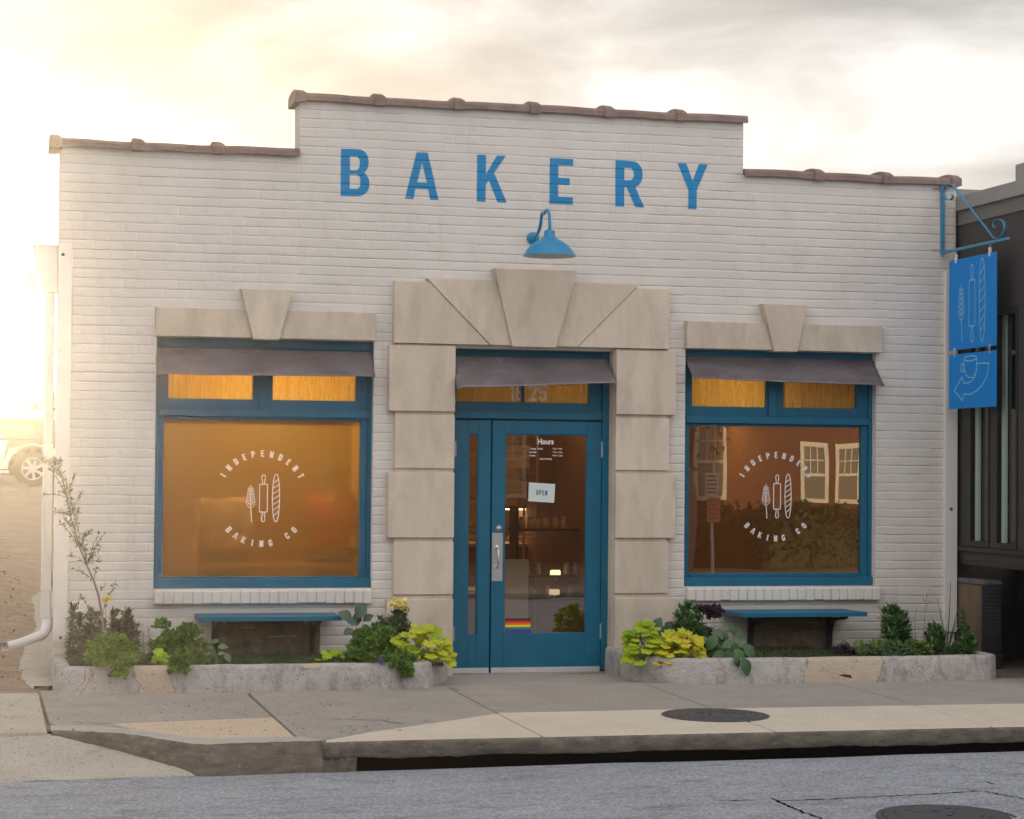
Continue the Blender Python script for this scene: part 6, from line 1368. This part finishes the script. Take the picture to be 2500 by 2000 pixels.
bd = thing('menu_board', 'pale blank board standing low behind the lower left of the door glass', 'board', (4.62, .9, 0)); c0, c1 = W(1225, 1520, .9), W(1291, 1366, .9); m = MB(); m.box(c0[0], c1[0], .9, .93, 0.001, c1[2], .003); m.build('panel', mat('board_face', (.55, .48, .38), .6), bd)
m = MB(); m.box(c0[0]+.05, c0[0]+.09, .93, 1.15, 0.001, c1[2]*.8, .003); m.build('prop', M['wood'], bd)
# two people inside behind the fogged left window
def person(x, y, z, rot, h, shirt, hair, label, arm):
    t = thing('person', label, 'person', (x, y, z)); s = h/1.7; c, sn = math.cos(rot), math.sin(rot)
    J = dict(pel=(0, 0, .95), wst=(0, 0, 1.08), chest=(0, .01, 1.27), neck=(0, 0, 1.44), head=(0, -.01, 1.52), crown=(0, -.005, 1.66), hl=(-.09, 0, .90), kl=(-.10, -.02, .50), al=(-.10, .02, .09), tl=(-.11, -.14, .03), hr=(.09, 0, .90), kr=(.10, -.02, .50), ar=(.10, .02, .09), tr=(.11, -.14, .03), sl=(-.18, .0, 1.38), sr=(.18, .0, 1.38), el=(-.24, -.02, 1.12), er=(.24, -.02, 1.12))
    J.update(arm)
    Rr = dict(pel=(.15, .11), wst=(.125, .095), chest=(.15, .11), neck=(.055, .055), head=(.072, .085), crown=(.07, .08), hl=.085, kl=.058, al=.04, tl=.035, hr=.085, kr=.058, ar=.04, tr=.035, sl=.06, sr=.06, el=.042, er=.042, wl=.028, wr=.028)
    E_ = [('pel', 'wst'), ('wst', 'chest'), ('chest', 'neck'), ('neck', 'head'), ('head', 'crown'), ('pel', 'hl'), ('hl', 'kl'), ('kl', 'al'), ('al', 'tl'), ('pel', 'hr'), ('hr', 'kr'), ('kr', 'ar'), ('ar', 'tr'), ('chest', 'sl'), ('chest', 'sr'), ('sl', 'el'), ('sr', 'er'), ('el', 'wl'), ('er', 'wr')]
    for sd in 'lr':
        w_ = np.array(J['w'+sd]); e_ = np.array(J['e'+sd]); d_ = (w_-e_)/np.linalg.norm(w_-e_); sx_ = -1 if sd == 'l' else 1; J['p'+sd] = tuple(w_+d_*.06); Rr['p'+sd] = (.034, .018); E_.append(('w'+sd, 'p'+sd))
        for k in range(4):
            off = np.array([(k-1.5)*.018, 0, 0]); a = tuple(w_+d_*.10+off); b = tuple(w_+d_*(.15-.008*abs(k-1.3))+off+np.array([0, 0, -.02])); J['f%s%d' % (sd, k)] = a; J['g%s%d' % (sd, k)] = b; Rr['f%s%d' % (sd, k)] = .0095; Rr['g%s%d' % (sd, k)] = .008; E_ += [('p'+sd, 'f%s%d' % (sd, k)), ('f%s%d' % (sd, k), 'g%s%d' % (sd, k))]
        J['th'+sd] = tuple(w_+d_*.07-np.array([sx_*.045, 0, 0])); Rr['th'+sd] = .010; E_.append(('p'+sd, 'th'+sd))
    def skin(name, keys, grow, m_, par):
        ks = [k for k in J if k in keys]; idx = {k: i for i, k in enumerate(ks)}; me = bpy.data.meshes.new(name)
        V = [((J[k][0]*c-J[k][1]*sn)*s, (J[k][0]*sn+J[k][1]*c)*s, J[k][2]*s) for k in ks]; ed = [(idx[a], idx[b]) for a, b in E_ if a in idx and b in idx]
        me.from_pydata(V, ed, []); me.materials.append(m_); o = bpy.data.objects.new(name, me); COL.objects.link(o); o.parent = par; ROOT[o] = ROOT[t]
        o.modifiers.new('skin', 'SKIN'); sv = me.skin_vertices
        if not sv: me.attributes  # skin layer is created with the modifier
        sv = me.skin_vertices[0].data if me.skin_vertices else None
        if sv:
            for k in ks: r = Rr[k]; r = r if hasattr(r, '__len__') else (r, r); sv[idx[k]].radius = ((r[0]+grow)*s, (r[1]+grow)*s)
            sv[0].use_root = True
        o.modifiers.new('sub', 'SUBSURF').levels = 1; o.modifiers['sub'].render_levels = 2; return o
    skin('body', set(J), 0, M['skin'], t); skin('shirt', {'pel', 'wst', 'chest', 'sl', 'sr', 'el', 'er'}, .035, shirt, t); skin('trousers', {'pel', 'hl', 'hr', 'kl', 'kr', 'al', 'ar'}, .024, M['denim'], t)
    P = lambda a, b, d: (x+(a*c-b*sn)*s, y+(a*sn+b*c)*s, z+d*s)
    mb = MB(); n1, n2 = 10, 16
    for i in range(n1+1):
        th = math.pi*.62*i/n1
        for k in range(n2):
            ph = 2*math.pi*k/n2; fr = max(0, -math.sin(ph)); tt = th*(1-.42*fr); mb.v.append(P(.092*math.sin(tt)*math.cos(ph), .012+.108*math.sin(tt)*math.sin(ph), 1.585+.115*math.cos(tt)))
    mb.f = [(i*n2+k, (i+1)*n2+k, (i+1)*n2+(k+1) % n2, i*n2+(k+1) % n2) for i in range(n1) for k in range(n2)]; mb.build('hair', hair, t, True)
    mb = MB()
    for a, b, d, r in ((-.03, -.085, 1.585, .009), (.03, -.085, 1.585, .009)): q_ = P(a, b, d); mb.lathe([(.0005, r), (r*.7, r*.7), (r, 0), (r*.7, -r*.7), (.0005, -r)], q_, 8)
    mb.build('eyes', M['black'], t)
M['skin'] = mat('skin', (.42, .26, .18), .6); M['denim'] = mat('dark_trousers', (.03, .035, .05), .8); M['redshirt'] = mat('red_shirt', (.36, .03, .02), .8); M['paleshirt'] = mat('pale_shirt', (.45, .38, .38), .8); M['hairc'] = mat('dark_hair', (.012, .009, .007), .6)
person(3.02, 1.05, 0.001, math.radians(150), 1.66, M['redshirt'], M['hairc'], 'person with dark hair and a red top behind the right side of the left window', dict(wl=(-.18, -.22, 1.02), wr=(.16, -.24, 1.04)))
person(2.12, 1.25, 0.001, math.radians(-25), 1.62, M['paleshirt'], mat('brown_hair', (.08, .045, .02), .6), 'person in a pale top behind the left part of the left window', dict(wl=(-.20, -.20, 1.0), wr=(.18, -.22, 1.06)))
tb = thing('cafe_table', 'dark wooden table low behind the left window', 'table', (2.4, .75, 0)); m = MB(); m.box(1.5, 3.4, .52, .98, .80, .84); m.build('tabletop', M['wood'], tb)
for x in (1.56, 3.34):
    for y in (.57, .93): m = MB(); m.box(x-.03, x+.03, y-.03, y+.03, .001, .799); m.build('leg', M['wood'], tb)
# ------------------------------------------------------------------ across the street: what the panes reflect
YO = -24.; M['wframe'] = mat('white_window_frame', (.75, .72, .62), .5); M['wpane'] = mat('dim_pane', (.22, .21, .17), .15); m = MB(); m.box(-60, 80, -13.9, -12.6, -.5, -.12, .02); tag(m.build('far_sidewalk', M['conc']), kind='structure')
M['redbrick'] = mat('red_brick', (.17, .065, .035), .9, (.23, .09, .05), 3)
def brickshade():
    m = M['redbrick']; t = m.node_tree; b = t.nodes['Principled BSDF']; tc = t.nodes['Texture Coordinate']; mp = N(t, 'ShaderNodeMapping'); L(t, tc.outputs['Object'], mp.inputs[0]); mp.inputs['Rotation'].default_value = (math.pi/2, 0, 0)
    br = N(t, 'ShaderNodeTexBrick'); br.inputs['Scale'].default_value = 4.5; br.inputs['Color1'].default_value = (.19, .07, .04, 1); br.inputs['Color2'].default_value = (.13, .05, .03, 1); br.inputs['Mortar'].default_value = (.22, .16, .12, 1); br.inputs['Mortar Size'].default_value = .012
    L(t, mp.outputs[0], br.inputs[0]); L(t, br.outputs[0], b.inputs['Base Color'])
brickshade()
gb = thing('added_brown_building', 'brown brick building added across the street to block sky reflected in the left pane', 'building', (0, YO-6, -.2)); m = MB(); m.box(-14, 8.3, YO-10, YO-2, -.4, 5.2, .01); m.build('wall', M['redbrick'], gb); m = MB(); m.box(-14.2, 8.5, YO-10.2, YO-1.8, 5.201, 5.5, .01); m.build('roof', M['black'], gb)  # building added out of view to keep sky out of the left pane
for k_ in range(5):
    x_ = -11+k_*3.9; m = MB(); m.box(x_, x_+1.4, YO-2.02, YO-1.95, .9, 2.8); w_f = m.build('window', M['darkmetal'], gb); m = MB(); m.box(x_+.1, x_+1.3, YO-1.949, YO-1.94, 1., 2.7, .001); m.build('pane', M['wpane'], w_f)
hs = thing('brick_house', 'red brick house with white sash windows across the street, seen in the right pane', 'building', (16, YO-4, -.2)); m = MB(); m.box(9.2, 24, YO-8, YO, -.4, 5.0, .01); m.build('wall', M['redbrick'], hs)
m = MB(); m.v = [(8.8, YO+.5, 4.95), (24.4, YO+.5, 4.95), (24.4, YO-8.5, 4.95), (8.8, YO-8.5, 4.95), (11, YO-4, 7.2), (22, YO-4, 7.2)]; m.f = [(0, 1, 5, 4), (1, 2, 5), (2, 3, 4, 5), (3, 0, 4), (0, 3, 2, 1)]; m.build('roof', M['black'], hs)
for x0, x1, z0, z1 in ((14.15, 14.85, 1.05, 2.6), (16.42, 17.02, 1.0, 2.25), (17.18, 17.82, 1.0, 2.25), (10.0, 10.7, 1.05, 2.6), (19.6, 20.2, 1.0, 2.25)):
    m = MB(); f_ = .09
    m.box(x0, x0+f_, YO, YO+.06, z0, z1); m.box(x1-f_, x1, YO, YO+.06, z0, z1); m.box(x0+f_, x1-f_, YO, YO+.06, z1-f_, z1); m.box(x0+f_, x1-f_, YO, YO+.09, z0, z0+f_); zm = (z0+z1)/2; m.box(x0+f_, x1-f_, YO, YO+.07, zm-.03, zm+.03)
    for k in (1, 2): xx = x0+f_+(x1-x0-2*f_)*k/3; m.box(xx-.012, xx+.012, YO, YO+.045, zm+.03, z1-f_)
    m.box(x0+f_, x1-f_, YO, YO+.046, (zm+z1)/2-.03, (zm+z1)/2-.006); w_f = m.build('window', M['wframe'], hs)
    m = MB(); m.box(x0+f_, x1-f_, YO+.001, YO+.02, z0+f_, z1-f_, .001); m.build('pane', M['wpane'], w_f)
hedge_mass('hedge', 'clipped dark green hedge before the brick house, seen in the right pane', 12.2, 24, -22.3, -21.3, -.2, .90, 16000, M['thyme'], .10)
m = MB(); m.box(12.3, 24, -22.2, -21.5, -.3, .78, .1); o = m.build('hedge_core', M['thyme']); tag(o, 'solid inner growth of the clipped hedge', 'hedge', kind='stuff')
def bigtree(x, y, h, r, label, n=16000):
    t = thing('street_tree', label, 'tree', (x, y, -.2), 'trees across the street'); m = MB(); pts = dense([np.array(q_) for q_ in [(x, y, -.3), (x+.1, y, h*.2), (x-.1, y, h*.4), (x, y, h*.75)]], 4); m.tube(pts, np.linspace(.24, .08, len(pts)).tolist(), 10); L_ = Leaves()
    for k in range(26):
        a = ru(0, 6.28); q_ = np.array([x+math.cos(a)*r*ru(.3, 1), y+math.sin(a)*r*ru(.3, 1), h*.55+ru(-.15, .45)*h]); s = pts[int(len(pts)*.55)]; m.tube([s, (s+q_)/2+np.array([0, 0, .2]), q_], [.07, .04, .015], 5, False)
        k_ = n//26; L_.add(T_ovate, q_+rn(k_, 3)*r*.24, rn(k_, 3), rn(k_, 3), ru(.07, .16, k_))
    m.build('trunk', M['bark'], t); L_.build('crown', M['bush'], t)
bigtree(2.5, -21, 5.7, 3.2, 'leafy tree added across the street opposite the left window to block reflected sky'); bigtree(7.2, -22.5, 6., 2.6, 'leafy tree added between the brick house and the left tree to block reflected sky'); bigtree(-4, -23, 5.6, 3.4, 'leafy tree across the street at the far left')  # the two trees opposite the left pane are added to block reflected sky
bigtree(12.75, -20.6, 6.2, 1.7, 'slim tree in front of the brick house beside the hedge', 1800)
ps = thing('parking_sign', 'white and red parking signs on a post across the street, seen in the right pane', 'sign', (11.0, -13.8, -.12)); m = MB(); m.tube([(11.01, -13.82, -.12), (11.01, -13.82, 1.75)], .025, 8); m.build('post', M['metal'], ps)
M['psw'] = mat('sign_white', (.6, .58, .54), .5); M['psr'] = mat('sign_red', (.6, .22, .17), .5); M['psd'] = mat('sign_text', (.25, .12, .08), .5)
for z0, z1, k_, x_ in ((1.25, 1.62, 'psw', 10.98), (.88, 1.24, 'psr', 11.02)):
    m = MB(); m.box(x_-.11, x_+.11, -13.79, -13.785, z0, z1, .001); pn = m.build('plate', M[k_], ps); m = MB()
    for i in range(5): zz_ = z1-.05-i*.062; m.add([(x_-.09, -13.784, zz_-.012), (x_+.09-.02*(i % 2), -13.784, zz_-.012), (x_+.09-.02*(i % 2), -13.784, zz_+.012), (x_-.09, -13.784, zz_+.012)], [(3, 2, 1, 0)])
    m.build('print', M['psd'], pn)

# ------------------------------------------------------------------ haze volume added to spread a warm glare around the sun
hm = bpy.data.materials.new('haze_air'); hm.use_nodes = True; t = hm.node_tree; t.nodes.clear(); o_m = N(t, 'ShaderNodeOutputMaterial'); pv = N(t, 'ShaderNodeVolumePrincipled'); pv.inputs['Color'].default_value = (.97, .96, .94, 1); pv.inputs['Density'].default_value = HAZE; pv.inputs['Anisotropy'].default_value = HANI; L(t, pv.outputs[0], o_m.inputs['Volume'])
mb = MB(); mb.add([(x, y, z) for x in (-114, 114) for y in (-114, 114) for z in (-2.2, 8.3)], [(0, 1, 3, 2), (4, 6, 7, 5), (0, 4, 5, 1), (2, 3, 7, 6), (0, 2, 6, 4), (1, 5, 7, 3)]); hzo = mb.build('haze', hm); tag(hzo, kind='stuff', label='added pale haze volume over the whole street, spreading the sun glare')
